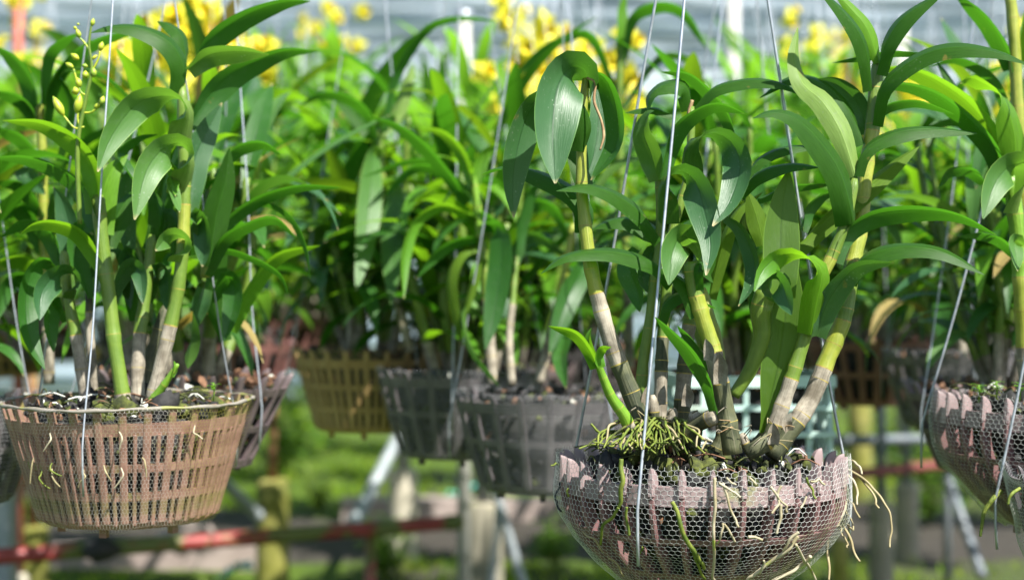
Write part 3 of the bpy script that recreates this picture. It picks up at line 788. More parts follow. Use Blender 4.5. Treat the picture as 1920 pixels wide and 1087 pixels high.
def stone(x, y, Y, w, h, mat, name, label, cat, seed):
    r = random.Random(seed); c = P(x, y, Y); k = Y / F
    prof = [(0.001, h * .5), (w * .22, h * .46), (w * .38, h * .28), (w * .5, 0), (w * .42, -h * .3), (w * .2, -h * .5), (.001, -h * .52)]
    v, f, uv = lathe_geo([(p[0] * k, p[1] * k) for p in prof][::-1], 18)
    v = [(p[0] * (1 + .16 * math.sin(3 * math.atan2(p[1], p[0]) + seed)), p[1] * .8, p[2] * (1 + .2 * math.sin(p[0] * 60 + seed))) for p in v]
    mb = MB(); mb.add(v, f, uv); link(name, mb.mesh(name, [M[mat]]), None, c, None, label, cat)
stone(352, 1002, 6.2, 110, 60, 'kerb', 'boulder', 'smooth pale boulder behind the red rail, under the pink basket', 'boulder', 3)
M['teal'] = plain('teal_plastic', (0.10, 0.42, 0.36), (0.16, 0.50, 0.42), 6, .5)
M['orange'] = plain('orange_plastic', (0.55, 0.10, 0.05), (0.6, .16, .08), 9, .5)
def scrap(x, y, Y, w, mat, name, label, seed):
    r = random.Random(seed); c = P(x, y, Y); k = Y / F * w
    n = 8; v = []; f = []
    for i in range(n + 1):
        for j in range(n + 1):
            a, b = i / n - .5, j / n - .5
            v.append((a * k * (1 - .4 * b), b * k * .5, .02 + .14 * k * (math.sin(a * 9 + seed) * math.cos(b * 8) + .6 * math.sin(a * 17 + b * 13)) + .25 * k * (.5 - abs(a)) + a * k * .4))
    for i in range(n):
        for j in range(n): q = i * (n + 1) + j; f.append((q, q + n + 1, q + n + 2, q + 1))
    mb = MB(); mb.add(v, f); link(name, mb.mesh(name, [M[mat]]), None, c, None, label, 'litter')
scrap(868, 930, 8.4, 62, 'teal', 'plastic_scrap', 'crumpled teal plastic scrap on the grass below the grey basket', 2)
scrap(442, 1080, 6.0, 60, 'teal', 'plastic_scrap', 'dark teal plastic scrap at the bottom edge under the red rail', 4)
scrap(548, 697, 4.2, 30, 'orange', 'plastic_scrap', 'small orange plastic scrap behind the open purple basket', 6)
o = stone(188, 1028, 3.96, 74, 40, 'charcoal', 'debris_clump', 'black clump of debris caught on the red pipe rail', 'debris', 8)

# ------------------------------------------------------------------ plants of the rows behind, grown by rule
def grown(seed, ncane, hgt, ll, lw, nv=10, nu=4, per=7):
    """list of canes; each is (cane geometry, [leaf geometry ...]) in the plant's own space"""
    r = random.Random(seed); out = []
    for c in range(ncane):
        az = r.random() * 6.283; lean = r.uniform(.05, .42); h = hgt * r.uniform(.55, 1.0)
        b = np.array((math.cos(az) * .05 * r.random(), math.sin(az) * .05 * r.random(), -.02))
        d = np.array((math.cos(az) * lean, math.sin(az) * lean, 1.0))
        pts = [b, b + d * h * .35 + np.array((r.uniform(-.02, .02), r.uniform(-.02, .02), 0)), b + np.array((d[0] * .8, d[1] * .8, 1.0)) * h * .72, b + np.array((d[0] * .7, d[1] * .7, 1.0)) * h]
        C = spline(pts, 14); rad = np.interp(np.linspace(0, 1, 14), [0, .15, .6, 1], [.007, .0085, .0075, .004]) * r.uniform(.85, 1.2)
        v, f, uv = tube_geo(C, rad, 6)
        lo = r.uniform(.08, .27); mi = []
        for i in range(13): mi += [0 if i / 13 < lo else 1] * 6
        mi += [0, 1]
        leaves = []; psi = r.random() * 6.283; k0 = int(per * r.uniform(0, .25))
        for k in range(k0, per):
            t = lo * .8 + (1 - lo * .8) * (k + .5) / per
            if r.random() < .08: continue
            base = np.array([np.interp(t * 13, range(14), C[:, q]) for q in range(3)])
            a = psi + (math.pi if k % 2 else 0) + r.gauss(0, .35)
            L = ll * r.uniform(.65, 1.15) * (1 - .25 * abs(t - .75)); top = t > .85
            e0 = R(r.uniform(55, 82) if top else r.uniform(38, 68)); e1 = R(r.uniform(-30, 35) if top else r.uniform(-94, -18))
            if r.random() < .15: e1 = R(r.uniform(20, 50))
            p = base.copy(); Cl = [p.copy()]; n = nv; Ns = []
            pw = r.uniform(.7, 1.5)
            for i in range(n):
                q = (i + .5) / n; e = e0 + (e1 - e0) * q ** pw
                aa = a + .25 * q * math.sin(seed + k)
                p = p + np.array((math.cos(aa) * math.cos(e), math.sin(aa) * math.cos(e), math.sin(e))) * L / n
                Cl.append(p.copy())
            Cl = np.array(Cl); tw = r.gauss(0, .35)
            T = nrmz(np.gradient(Cl, axis=0))
            side = np.array((-math.sin(a), math.cos(a), 0.0))
            A0 = nrmz(side - (T @ side)[:, None] * T); N0 = np.cross(A0, T); N0[N0[:, 2] < -.3] *= 1
            if np.mean(np.cross(T, -A0)[: n // 2, 2]) < 0: A0 = -A0
            N0 = np.cross(A0, T); 
            up = np.array((-math.cos(a) * .6, -math.sin(a) * .6, .8))
            if (N0 @ up).mean() < 0: A0 = -A0; N0 = -N0 if False else np.cross(A0, T)
            q = np.linspace(0, tw, n + 1)[:, None]
            A = A0 * np.cos(q) + N0 * np.sin(q); N = N0 * np.cos(q) - A0 * np.sin(q)
            leaves.append(leaf_geo(Cl, A, N, lw * r.uniform(.75, 1.15), .5, .8, .25, nu, r.randint(0, 9999)))
        out.append(((v, f, uv, mi), leaves))
    return out
def plant_parts(name, g, leafmats, canemats, rnd):
    root = empty(name, (0, 0, 0))
    for cane, leaves in g:
        mb = MB(); mb.add(*cane); co = link('cane', mb.mesh('cane', canemats), root)
        key = rnd.choices(leafmats[0], leafmats[1])[0]
        for lf in leaves:
            mb = MB(); mb.add(*lf); link('leaf', mb.mesh('leaf', [M['dead' if rnd.random() < .025 else key if rnd.random() < .75 else rnd.choice(leafmats[0])]]), co)
    return root
def plant_joined(name, g, leafmat, canemats):
    mb = MB()
    for cane, leaves in g:
        v, f, uv, mi = cane; mb.add(v, f, uv, mi)
        for v, f, uv in leaves: mb.add(v, f, uv, 2)
    return mb.mesh(name, canemats + [leafmat])

rv = random.Random(21)
LM = (['leaf', 'blue', 'olive', 'lime', 'pale'], [.46, .2, .12, .14, .08])
protos = []
for k in range(5):
    protos.append(plant_parts('orchid_plant', grown(100 + k, rv.randint(11, 14), rv.uniform(.37, .47), .26, .035, 10, 4, 8), LM, [M['old'], M['cgreen']], rv))
farm = [plant_joined('orchid_plant', grown(300 + k, 15, .46, .27, .034, 7, 2, 9), M['farleaf'], [M['old'], M['yellow']]) for k in range(5)]
proto_used = [False] * 5
def put_plant(k, loc, rz, sc, label, group=None):
    if not proto_used[k]: o = protos[k]; proto_used[k] = True
    else: o = copy_tree(protos[k])
    o.location = loc; o.rotation_euler = (0, 0, rz); o.scale = (sc,) * 3
    for key in ('label', 'category', 'group'):
        if key in o: del o[key]
    return tag(o, label, 'orchid', group)

# ------------------------------------------------------------------ baskets
BOWL = [(.055, 0), (.070, .007), (.084, .018), (.101, .034), (.128, .061), (.141, .084), (.1446, .099), (.1452, .115), (.144, .143)]
CONE = [(.090, 0), (.097, .004), (.110, .048), (.134, .135)]
def set_thing(o, loc, label, group=None, rz=0, tilt=(0, 0), sc=1, cat='hanging basket'):
    o.location = loc; o.rotation_euler = (tilt[0], tilt[1], rz); o.scale = (sc,) * 3
    for key in ('label', 'category', 'group'):
        if key in o: del o[key]
    return tag(o, label, cat, group)
MY = 1.58
c = P(1316, 850, MY)
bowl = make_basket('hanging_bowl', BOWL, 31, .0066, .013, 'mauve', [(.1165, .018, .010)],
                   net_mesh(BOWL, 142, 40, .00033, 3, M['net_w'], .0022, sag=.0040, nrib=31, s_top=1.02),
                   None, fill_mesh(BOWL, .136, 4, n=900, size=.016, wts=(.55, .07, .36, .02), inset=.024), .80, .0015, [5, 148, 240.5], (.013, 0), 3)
for z, h in ((.073, .006), (.035, .006)): link('hoop', ring_mesh(BOWL, z, h, .006, 'hoop', M['mauve_shaded'], 64, .005), bowl)  # lower hoops carry the same painted shade
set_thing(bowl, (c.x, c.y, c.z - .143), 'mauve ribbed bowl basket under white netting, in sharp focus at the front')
LY = 1.72
c = P(242, 752, LY)
conel = make_basket('hanging_basket', CONE, 32, .0080, .005, 'terra', [(.113, .014, .004), (.070, .009, .004), (.038, .009, .004), (.006, .008, .004)],
                    net_mesh(CONE, 190, 36, .00022, 5, M['net_t'], .003, prism=False, sag=.004, nrib=16, s_top=1.06, roll=True),
                    (.80, .0040, .004), fill_mesh(CONE, .131, 8, n=1000, size=.014, wts=(.62, .10, .25, .03), inset=.020), .82, .00105, [45, 151, 265.5], (.01, 0), 5)
set_thing(conel, (c.x, c.y, c.z - .1335), 'pinkish terracotta slatted basket wrapped in tan netting at lower left', tilt=(R(.6), R(-.3))); conel.scale = (1, 1, .95); conel.location.z += .0065

mb = MB(); r_ = random.Random(4); C_ = []
for k in range(97):
    a = 2 * math.pi * k / 96; q = .1345 + .0010 * math.sin(a * 7) + .0005 * math.sin(a * 17); C_.append((q * math.cos(a), q * math.sin(a), .1352 + .0008 * math.sin(a * 5 + 1) + .0004 * math.sin(a * 23)))
mb.add(*tube_geo(C_, [.0020 + .0006 * math.sin(k * .9) for k in range(97)], 8, False)); link('netting_edge', mb.mesh('netting_edge', [M['net_e']]), conel)
# right hand bowl and the net basket at the edge
c = P(1985, 748, 1.75)
b2 = copy_tree(bowl); set_thing(b2, (c.x, c.y, c.z - .143), 'second mauve ribbed bowl cut by the right edge, with weeds inside', rz=R(17), tilt=(0, R(4)))
c = P(2136, 868, 1.60)
eb = make_basket('hanging_basket', CONE, 20, .007, .005, 'greyp', [(.113, .014, .004), (.06, .010, .004)],
                 net_mesh(CONE, 170, 34, .0005, 15, M['net_w'], .004, prism=True, sag=.012, nrib=9, s_top=1.05, roll=True), None,
                 fill_mesh(CONE, .11, 18, n=220), .8, .0016, [60, 165, 300], (0, 0), 6)
set_thing(eb, (c.x, c.y, c.z - .135), 'grey white net basket peeking in at the lower right corner', rz=R(10))

# second row: purple open basket, tan, two charcoal net baskets, mint crate, dark ones at the right and left
c = P(345, 692, 2.05)
pb = make_basket('hanging_basket', [(.088, 0), (.100, .03), (.138, .120)], 22, .0075, .008, 'purple', [(.098, .010, .006), (.05, .008, .005), (.006, .008, .005)],
                 None, None, fill_mesh([(.088, 0), (.100, .03), (.138, .120)], .112, 28, n=260, wts=(.2, .65, .1, .05)), .8, .0011, [78, 200, 320], (0, 0), 7)
set_thing(pb, (c.x, c.y, c.z - .12), 'open purple brown slatted basket without net, filled with reddish bark', tilt=(0, R(3)))
c = P(700, 652, 2.62)
tb = make_basket('hanging_basket', CONE, 24, .010, .005, 'tan', [(.113, .014, .004), (.075, .009, .004), (.038, .009, .004), (.006, .01, .004)],
                 net_mesh(CONE, 150, 26, .00034, 25, M['net_o'], .003, prism=False, s_top=1.04, roll=True), (.8, .006, .004), fill_mesh(CONE, .128, 38, n=260, wts=(.3, .5, .18, .02)), .82, .0010, [65, 190, 305], (0, 0), 8)
set_thing(tb, (c.x, c.y, c.z - .135), 'golden tan slatted basket hanging furthest left of the middle row')
c = P(1028, 733, 2.2)
gb = make_basket('hanging_basket', CONE, 20, .010, .005, 'greyp', [(.118, .014, .004), (.070, .008, .004), (.006, .012, .004)],
                 net_mesh(CONE, 150, 27, .00045, 35, M['net_g'], .003, prism=False, s_top=1.05, roll=True), None, fill_mesh(CONE, .128, 48, n=260, wts=(.6, .25, .1, .05)), .82, .0010, [64, 196, 305], (0, 0), 9)
set_thing(gb, (c.x, c.y, c.z - .135), 'charcoal net basket hanging just left of the mauve bowl')
c = P(866, 690, 2.45)
gb2 = copy_tree(gb); set_thing(gb2, (c.x, c.y, c.z - .135), 'charcoal net basket half hidden between the tan and the nearer charcoal basket', rz=R(70))
c = P(-122, 740, 1.98)
gb3 = copy_tree(gb); set_thing(gb3, (c.x, c.y, c.z - .135), 'dark grey net basket cut by the left edge behind the pink basket', rz=R(40))
c = P(1880, 712, 2.15)
gb4 = copy_tree(pb); set_thing(gb4, (c.x, c.y, c.z - .12), 'dark slatted basket of reddish bark behind the second mauve bowl', rz=R(130))
c = P(1800, 655, 2.75)
gb5 = copy_tree(gb); set_thing(gb5, (c.x, c.y, c.z - .135), 'dark net basket higher and further back at the right', rz=R(200))
MAR = [(.085, 0), (.095, .02), (.134, .135)]
c = P(1636, 628, 3.1)
mr = make_basket('hanging_basket', MAR, 22, .012, .006, 'maroon', [(.115, .016, .005), (.06, .012, .005), (.006, .012, .004)], None, None, fill_mesh(MAR, .125, 58, n=160, wts=(.7, .25, .05, 0)), .82, .0010, [30, 150, 270], (0, 0), 10)
set_thing(mr, (c.x, c.y, c.z - .135), 'maroon slatted basket behind the right wire of the mauve bowl')
c = P(515, 592, 4.0)
mr2 = copy_tree(mr); set_thing(mr2, (c.x, c.y, c.z - .135), 'maroon basket far behind, between the pink and the tan baskets', rz=.5)

# mint crate: square, barred walls
def crate(px, py, w, hpx, Y):
    k = Y / F; W = w * k; H = hpx * k; c = P(px, py, Y)
    o = empty('hanging_crate', (c.x, c.y, c.z - H), 'mint green square plastic crate basket behind the mauve bowl', 'hanging crate'); o.rotation_euler = (0, 0, R(4))
    nb = 7; bw = .0075
    def bar(name, cc, sx, sy, sz):
        v, f = box_geo(cc, sx, sy, sz); mb = MB(); mb.add(v, f, None, 0, False); link(name, mb.mesh(name, [M['mint']]), o)
    for s in (-1, 1):
        for i in range(nb + 1):
            x = -W / 2 + W * i / nb
            bar('bar', (x, s * W / 2, H * .48), bw, .006, H * .95)
            if 0 < i < nb: bar('bar', (s * W / 2, x, H * .48), .006, bw, H * .95)
        for z, hh in ((H - .008, .016), (H * .62, .008), (H * .3, .008), (.006, .010)):
            bar('rail', (0, s * (W / 2 + .004), z), W + .014, .006, hh); bar('rail', (s * (W / 2 + .004), 0, z), .006, W - .003, hh)
    v, f = box_geo((0, 0, .004), W - .012, W - .012, .006); mb = MB(); mb.add(v, f, None, 0, False); link('base_plate', mb.mesh('base_plate', [M['mint']]), o)
    r = random.Random(9); mb = MB(); v, f = box_geo((0, 0, H * .46), W - .05, W - .05, H * .82); mb.add(v, f, None, 0, False)
    for i in range(200):
        s = .024 * r.uniform(.5, 1.2)
        v, f = chip_geo((r.uniform(-.5, .5) * (W - .03), r.uniform(-.5, .5) * (W - .03), H * .88 + r.uniform(-.006, .008)), s, r); mb.add(v, f, None, r.choices((0, 1, 2), (.35, .55, .1))[0], False)
    link('potting_bark', mb.mesh('potting_bark', [M['charcoal'], M['bark'], M['mossy']]), o, kind='stuff')
    for sx, sy in ((-1, -1), (1, -1), (1, 1), (-1, 1)):
        link('hanger_wire', wire_mesh((sx * W * .49, sy * W * .49, H - .01), (0, 0, H + .8), .0014, False, 4), o)
crate(1388, 697, 268, 150, 2.3)

# plants standing in those baskets
def over(o, dz): return (o.location.x, o.location.y, o.location.z + dz)
put_plant(0, over(pb, .115), .4, .92, 'dense orchid growing from the purple basket, right behind the pink basket plant')
put_plant(1, over(tb, .13), 2.1, 1.05, 'tall orchid with hanging leaves growing from the tan basket')
put_plant(2, over(gb2, .13), 4.4, 1.0, 'orchid growing from the half hidden charcoal basket')
put_plant(3, over(gb3, .13), 1.0, .8, 'orchid in the dark grey net basket cut by the left edge')
put_plant(4, over(gb4, .115), 3.0, .86, 'orchid growing from the dark bark basket behind the second mauve bowl')
put_plant(0, over(gb5, .13), 5.0, 1.0, 'orchid further back at the right, above the dark net basket')
put_plant(2, (P(1388, 700, 2.3).x, 2.3, P(1388, 700, 2.3).z), 1.7, .95, 'orchid growing from the mint green crate')
put_plant(1, over(mr, .13), 0.2, 1.1, 'orchid growing from the maroon basket at the right')
put_plant(3, over(mr2, .13), 2.6, 1.15, 'orchid growing from the far maroon basket left of the tan one')
# ------------------------------------------------------------------ flowers
def flower_mesh(seed):
    r = random.Random(seed); mb = MB()
    for k in range(5):
        a = math.pi / 2 + k * 2 * math.pi / 5; L = .026 * r.uniform(.9, 1.1); W = .0095 if k % 2 == 0 else .013
        v = []; f = []; uv = []
        for i in range(5):
            t = i / 4; w = W * math.sin(math.pi * (0.12 + .86 * t)) ** .7
            for j in (-1, 0, 1):
                x = t * L; y = j * w; z = -.010 * t * t + .004 * math.sin(t * 5 + k) + .002 * abs(j)
                v.append((x * math.cos(a) - y * math.sin(a), -z, x * math.sin(a) + y * math.cos(a))); uv.append((.5, t))
        for i in range(4):
            for j in range(2): q = i * 3 + j; f.append((q, q + 1, q + 4, q + 3))
        mb.add(v, f, uv, 0)
    v, f, uv = lathe_geo([(.001, 0), (.006, -.004), (.008, -.012), (.012, -.017)], 8)
    v = [(p[0], p[2], p[1] - .004) for p in v]
    mb.add(v, f, uv, 1)
    return mb.mesh('flower', [M['petal'], M['lip']])
FL = [flower_mesh(k) for k in range(3)]
def spray(root, foot, tip, n, seed, span=.55, spread=.055, sc=1.0):
    """a flower spray from foot to tip (in the plant's own space), flowers along its upper part"""
    r = random.Random(seed)
    foot, tip = np.array(foot), np.array(tip)
    bow = np.array((r.uniform(-.05, .05), r.uniform(-.03, .03), .03))
    C = spline([foot, foot * .5 + tip * .5 + bow, tip], 16)
    mb = MB(); mb.add(*tube_geo(C, np.linspace(.0032, .0016, 16), 6))
    st = link('flower_spray', mb.mesh('flower_spray', [M['cgreen']]), root)
    for k in range(n):
        t = 1 - span * k / n
        p = np.array([np.interp(t * 15, range(16), C[:, q]) for q in range(3)])
        o = link('flower', FL[r.randrange(3)], st)
        o.location = p + np.array((r.uniform(-1, 1) * spread, r.uniform(-.6, .4) * spread, r.uniform(-.5, .5) * spread * .7))
        o.rotation_euler = (r.uniform(-.6, .6), r.uniform(-3, 3), r.uniform(-.8, .8)); s = sc * r.uniform(.85, 1.25); o.scale = (s, s, s)
    return st

# ------------------------------------------------------------------ the blurred rows further back
def far_basket(seed, rib, net):
    mb = MB(); P_ = [(.088, 0), (.100, .02), (.134, .135)]
    rm = rib_mesh(P_, 0, 1, .011, .006, 'rib', M[rib])
    vs = [v.co.copy() for v in rm.vertices]; fs = [tuple(p.vertices) for p in rm.polygons]
    for k in range(20):
        q = Matrix.Rotation(2 * math.pi * k / 20, 4, 'Z'); mb.add([q @ v for v in vs], fs, None, 0, False)
    bpy.data.meshes.remove(rm)
    for z, h in ((.115, .016), (.06, .01), (.006, .012)):
        r1, r0 = prof_r(P_, z + h / 2), prof_r(P_, z - h / 2)
        mb.add(*lathe_geo([(r0 - .004, z - h / 2), (r0, z - h / 2), (r1, z + h / 2), (r1 - .004, z + h / 2)], 28, True), 0, False)
    fm = fill_mesh(P_, .128, seed, n=110, size=.026)
    vs = [v.co.copy() for v in fm.vertices]
    mb.add(vs, [tuple(p.vertices) for p in fm.polygons], None, [1 + p.material_index for p in fm.polygons], False)
    bpy.data.meshes.remove(fm)
    for a in (.4, 2.5, 4.6):
        mb.add(*tube_geo([(.134 * math.cos(a), .134 * math.sin(a), .12), (.06 * math.cos(a), .06 * math.sin(a), .6), (0, 0, 1.05)], .0008, 5), 5)
    return mb.mesh('hanging_basket', [M[rib], M['charcoal'], M['bark'], M['mossy'], M['foam'], M['wire']])
FB = [far_basket(1, 'greyp', 0), far_basket(2, 'maroon', 0), far_basket(3, 'tan', 0), far_basket(4, 'purple', 0)]
rr = random.Random(77)
GP, GB = 'orchids in the blurred rows behind', 'baskets in the blurred rows behind'
NUM = 0
for (Y, sp, rim, sc) in ((3.35, .36, 1.03, .92), (3.9, .37, 1.05, .98), (4.5, .38, 1.06, 1.04), (5.2, .42, 1.08, 1.12), (6.1, .46, 1.12, 1.22), (7.2, .5, 1.15, 1.35), (8.6, .56, 1.2, 1.5), (10.4, .62, 1.25, 1.65)):
    half = .36 * Y + .1
    n = int(2 * half / sp)
    for i in range(n + 1):
        x = -half + 2 * half * (i + .5 * (NUM % 2)) / n + rr.uniform(-.06, .06); y = Y + rr.uniform(-.16, .16); z = rim + rr.uniform(-.04, .04)
        if Y > 5: z += rr.choice([0, 0, .06, .12])
        NUM += 1
        zone = lambda X, Y_: 'left of the white post' if X / Y_ * F + 960 < 868 else 'between the white and the pale grey post' if X / Y_ * F + 960 < 1375 else 'right of the pale grey post'
        zn = zone(x, y)
        bx = link('hanging_basket', FB[rr.choices(range(4), (5, 2, 2, 3))[0]], None, (x, y, z - .135), None, 'blurred basket on wires in the rear rows, ' + zn, 'hanging basket', GB + ', ' + zn)
        bx.rotation_euler = (rr.gauss(0, .03), rr.gauss(0, .03), rr.random() * 6.28)
        s = sc * rr.uniform(.88, 1.1) * (1.30 if x < 0 else 1.14)
        if Y < 3.6:
            put_plant(rr.randrange(5), (x, y, z - .01), rr.random() * 6.28, s, 'blurred leafy orchid in the rear rows, ' + zn, GP + ', ' + zn)
        else:
            o = link('orchid_plant', farm[rr.randrange(5)], None, (x, y, z - .01), None, 'blurred leafy orchid in the rear rows, ' + zn, 'orchid', GP + ', ' + zn)
            o.rotation_euler = (0, 0, rr.random() * 6.28); o.scale = (s * .95, s * .95, s * 1.1)
# orchids in bloom: photo position of the bloom, depth, flowers, words that find it
BL = [((345, 45), (270, 40), 3.7, 11, 'blooming orchid, its yellow spray at the top left above the tall leaves'),
      ((385, 30), (330, 60), 4.4, 10, 'blooming orchid, yellow flowers filling the gap by the tall arching leaf'),
      ((255, 100), (250, 150), 3.9, 9, 'blooming orchid with yellow flowers beside the wire of the pink basket'),
      ((445, 75), (455, 170), 3.9, 10, 'blooming orchid with a long yellow spray right of the tall arching leaf'),
      ((60, 10), (60, 60), 5.6, 6, 'faint yellow blooming orchid beside the red post'),
      ((620, 20), (640, 50), 7.0, 8, 'distant yellow blooming orchid left of the white post'),
      ((945, 60), (930, 110), 3.6, 6, 'blooming orchid with a bright yellow flower right of the white post'),
      ((1055, 60), (1060, 110), 3.7, 11, 'blooming orchid with a full yellow spray above the broad drooping leaf'),
      ((1130, 80), (1120, 110), 4.0, 10, 'blooming orchid whose yellow flowers show left of the front wires'),
      ((1000, 20), (960, 60), 4.2, 5, 'blooming orchid with a few yellow flowers at the top centre'),
      ((1520, 55), (1500, 80), 5.2, 9, 'blooming orchid with yellow flowers right of the pale upright leaf'),
      ((1590, 70), (1600, 95), 5.4, 8, 'blooming orchid with yellow flowers just left of the tall spotted leaves'),
      ((1600, 145), (1610, 160), 4.8, 7, 'blooming orchid with yellow flowers low between the right hand stems'),
      ((1690, 195), (1700, 235), 4.4, 7, 'blooming orchid with yellow flowers right of the tall yellow stem'),
      ((1912, 60), (1915, 90), 4.0, 5, 'blooming orchid with yellow flowers at the right edge')]
for k, (tp, md, Y, n, lab) in enumerate(BL):
    t = P(tp[0], tp[1] - 12, Y); base = Vector((t.x + rr.uniform(-.1, .1), Y + rr.uniform(-.02, .05), 1.04 + rr.uniform(-.03, .03)))
    root = empty('blooming_orchid', base, lab, 'orchid')
    fo = link('foliage', farm[k % 5], root); fo.rotation_euler = (0, 0, rr.random() * 6.28); fo.scale = (1.1,) * 3
    bx = link('hanging_basket', FB[rr.randrange(4)], None, base + Vector((0, 0, -.125)), None, 'blurred basket on wires in the rear rows, ' + zone(base.x, base.y), 'hanging basket', GB + ', ' + zone(base.x, base.y))
    spray(root, (0, 0, .05), t - base, int(n * 2.1), 50 + k, .30 / max(.4, (t - base).length), .085 * Y / 4, 1.4)

# low weeds on the ground
def weed(x, y, h, seed, label, mat='grass', wide=.5, n=26):
    r = random.Random(seed); o = empty('weed_clump', (x, y, ground_h(x, y)), label, 'weed')
    ml = MB(); ms = MB()
    for k in range(n):
        a = r.random() * 6.28; q = r.random(); b = np.array((math.cos(a) * q * h * wide, math.sin(a) * q * h * wide, h * r.uniform(.2, 1)))
        C = spline([(0, 0, 0), b * .5 + np.array((0, 0, h * .1)), b], 6); ms.add(*tube_geo(C, .0025, 4))
        for j in range(4):
            az = r.random() * 6.28; L = h * r.uniform(.18, .34)
            Cl = np.array([b * (.6 + .13 * j) + np.array((math.cos(az) * t * L, math.sin(az) * t * L, (t * .5 - t * t * .7) * L)) for t in np.linspace(0, 1, 5)])
            T, A, N = frames(Cl, np.tile((0, 0, 1.0), (5, 1)))
            ml.add(*leaf_geo(Cl, A, N, L * .45, .3, .3, .1, 2, k))
    link('foliage', ml.mesh('foliage', [M[mat]]), o); link('stem', ms.mesh('stem', [M['cgreen']]), o)
for (px, py, Y, h, lab, mat) in ((555, 0, 11.0, .62, 'bright green weed clump left of the tan basket bottom', 'grass'), (530, 0, 9.6, .40, 'second green weed clump lower beside the rusty pipe', 'grass'),
        (725, 0, 6.3, .26, 'leafy weed beside the leg of the red rail', 'grass'), (1040, 0, 6.3, .25, 'dark green weed below the mauve bowl at its left', 'grass'),
        (1740, 0, 7.6, .4, 'green weed under the second mauve bowl', 'grass'), (1850, 0, 8.6, .35, 'yellowish weed at the lower right', 'grass_y'),
        (1690, 0, 9.5, .4, 'green weed right of the posts behind the bowl', 'grass'), (600, 0, 8.0, .16, 'low yellow green weed left of the white brace', 'grass_y'), (820, 0, 12, .5, 'weed bush behind the charcoal baskets', 'grass'), (1100, 0, 12.5, .5, 'weed bush far behind, left of the bowl', 'grass'), (1500, 0, 11.5, .55, 'weed bush far behind the mint crate', 'grass'), (230, 0, 11.5, .5, 'weed bush far behind the pink basket', 'grass')):
    weed((px - 960) / F * Y, Y, h, int(px), lab, mat)

# ------------------------------------------------------------------ middle ground shoots that read singly
mp = Plant(985, 725, 2.2, 'orchid_plant', 'orchid with a bright lime shoot and long hanging leaves, in the nearer charcoal basket')
mp.cane([(925, 720), (915, 600), (908, 500), (900, 430), (893, 370), (885, 325)], 22, 14, [(.4, 'old'), (.7, 'cgreen'), (1, 'clime')], step=40)
mp.leaf([(887, 348), (868, 290), (840, 255), (812, 243), (785, 246)], 24, [40, 60, 70], 'lime')
mp.leaf([(892, 345), (902, 300), (922, 277), (942, 272)], 26, [20, 40], 'lime')
mp.leaf([(880, 380), (835, 318), (790, 268), (745, 235), (690, 218)], 28, [55, 60], 'leaf', (0, -.1))
mp.leaf([(886, 372), (845, 330), (805, 312), (766, 319), (718, 371)], 24, [80, 70, 60], 'leaf')
mp.leaf([(878, 350), (820, 306), (762, 301), (681, 332)], 16, 72, 'leaf', (0.02, .06))
mp.leaf([(893, 405), (832, 385), (781, 413), (759, 478), (757, 560)], 26, [70, 60, 40], 'lime', (0, -.1))
mp.leaf([(910, 444), (865, 448), (818, 474), (780, 522)], 26, [80, 60], 'leaf', (0, -.05))
mp.leaf([(905, 420), (936, 425), (940, 490), (930, 570), (910, 655)], 48, [60, 25, 8], 'leaf', (0, -.1), fold=.1)
mp.leaf([(895, 460), (862, 475), (842, 520), (849, 585), (868, 648)], 28, [90, 120, 130], 'olive', (0, -.06))
mp.leaf([(912, 478), (897, 500), (884, 540), (872, 592)], 22, [120, 140], 'olive', (.0, -.05))
mp.leaf([(905, 600), (875, 590), (885, 650), (936, 724)], 22, [90, 60], 'blue', (0, -.12))
mp.cane([(1010, 720), (1030, 640), (1050, 560), (1065, 480), (1075, 420)], 20, 14, [(.5, 'old'), (1, 'yellow')], (.03, .05), step=40)
mp.leaf([(1070, 500), (1090, 505), (1065, 560), (1030, 665)], 46, [40, 15, 5], 'leaf', (0.03, -.08))
mp.leaf([(1050, 600), (1062, 620), (1052, 670), (1062, 728)], 36, [40, 20], 'leaf', (0.0, -.1))
mp.leaf([(1060, 470), (1000, 440), (965, 470), (950, 560)], 30, [80, 40, 20], 'blue', (0.03, .02))
mp.leaf([(1070, 440), (1040, 390), (1000, 380), (960, 430)], 26, [80, 60, 50], 'leaf', (0.04, .02))
mp.cane([(960, 722), (955, 640), (962, 560), (970, 470)], 16, 10, [(.6, 'old'), (1, 'cgreen')], (-.03, .03), step=40)
mp.leaf([(968, 480), (975, 420), (1000, 350), (1040, 330)], 26, [60, 80], 'leaf')
mp.leaf([(967, 500), (945, 440), (905, 400), (860, 420)], 24, [80, 70], 'leaf')
mq = Plant(850, 680, 2.45, 'orchid_plant', 'orchid with two broad pale hanging leaves, between the tan and charcoal baskets')
mq.cane([(770, 660), (745, 560), (725, 430), (715, 300), (712, 240)], 18, 12, [(.4, 'old'), (1, 'cgreen')], step=40)
mq.leaf([(712, 290), (700, 285), (694, 370), (684, 463), (668, 545)], 46, [70, 20, 8], 'pale', (0, -.16), fold=.12)
mq.leaf([(716, 340), (740, 350), (740, 420), (737, 490), (733, 570)], 48, [70, 20, 8], 'pale', (0, -.14), fold=.12)
mq.leaf([(712, 260), (690, 210), (650, 180), (600, 175), (560, 200)], 26, [75, 70], 'leaf', (0, -.1))
mq.leaf([(714, 260), (735, 150), (790, 60), (835, 36), (880, 33), (932, 40)], 22, [80, 75], 'leaf', (0, -.05))
mq.leaf([(712, 280), (680, 230), (640, 190), (620, 180)], 30, [120], 'leaf', (0.05, .1))
mq.leaf([(713, 250), (745, 210), (765, 150), (775, 120)], 30, [140, 160], 'pale', (0, .05))
mr_ = Plant(1150, 690, 2.5, 'orchid_plant', 'orchid whose tall arching leaves rise behind the front wires')
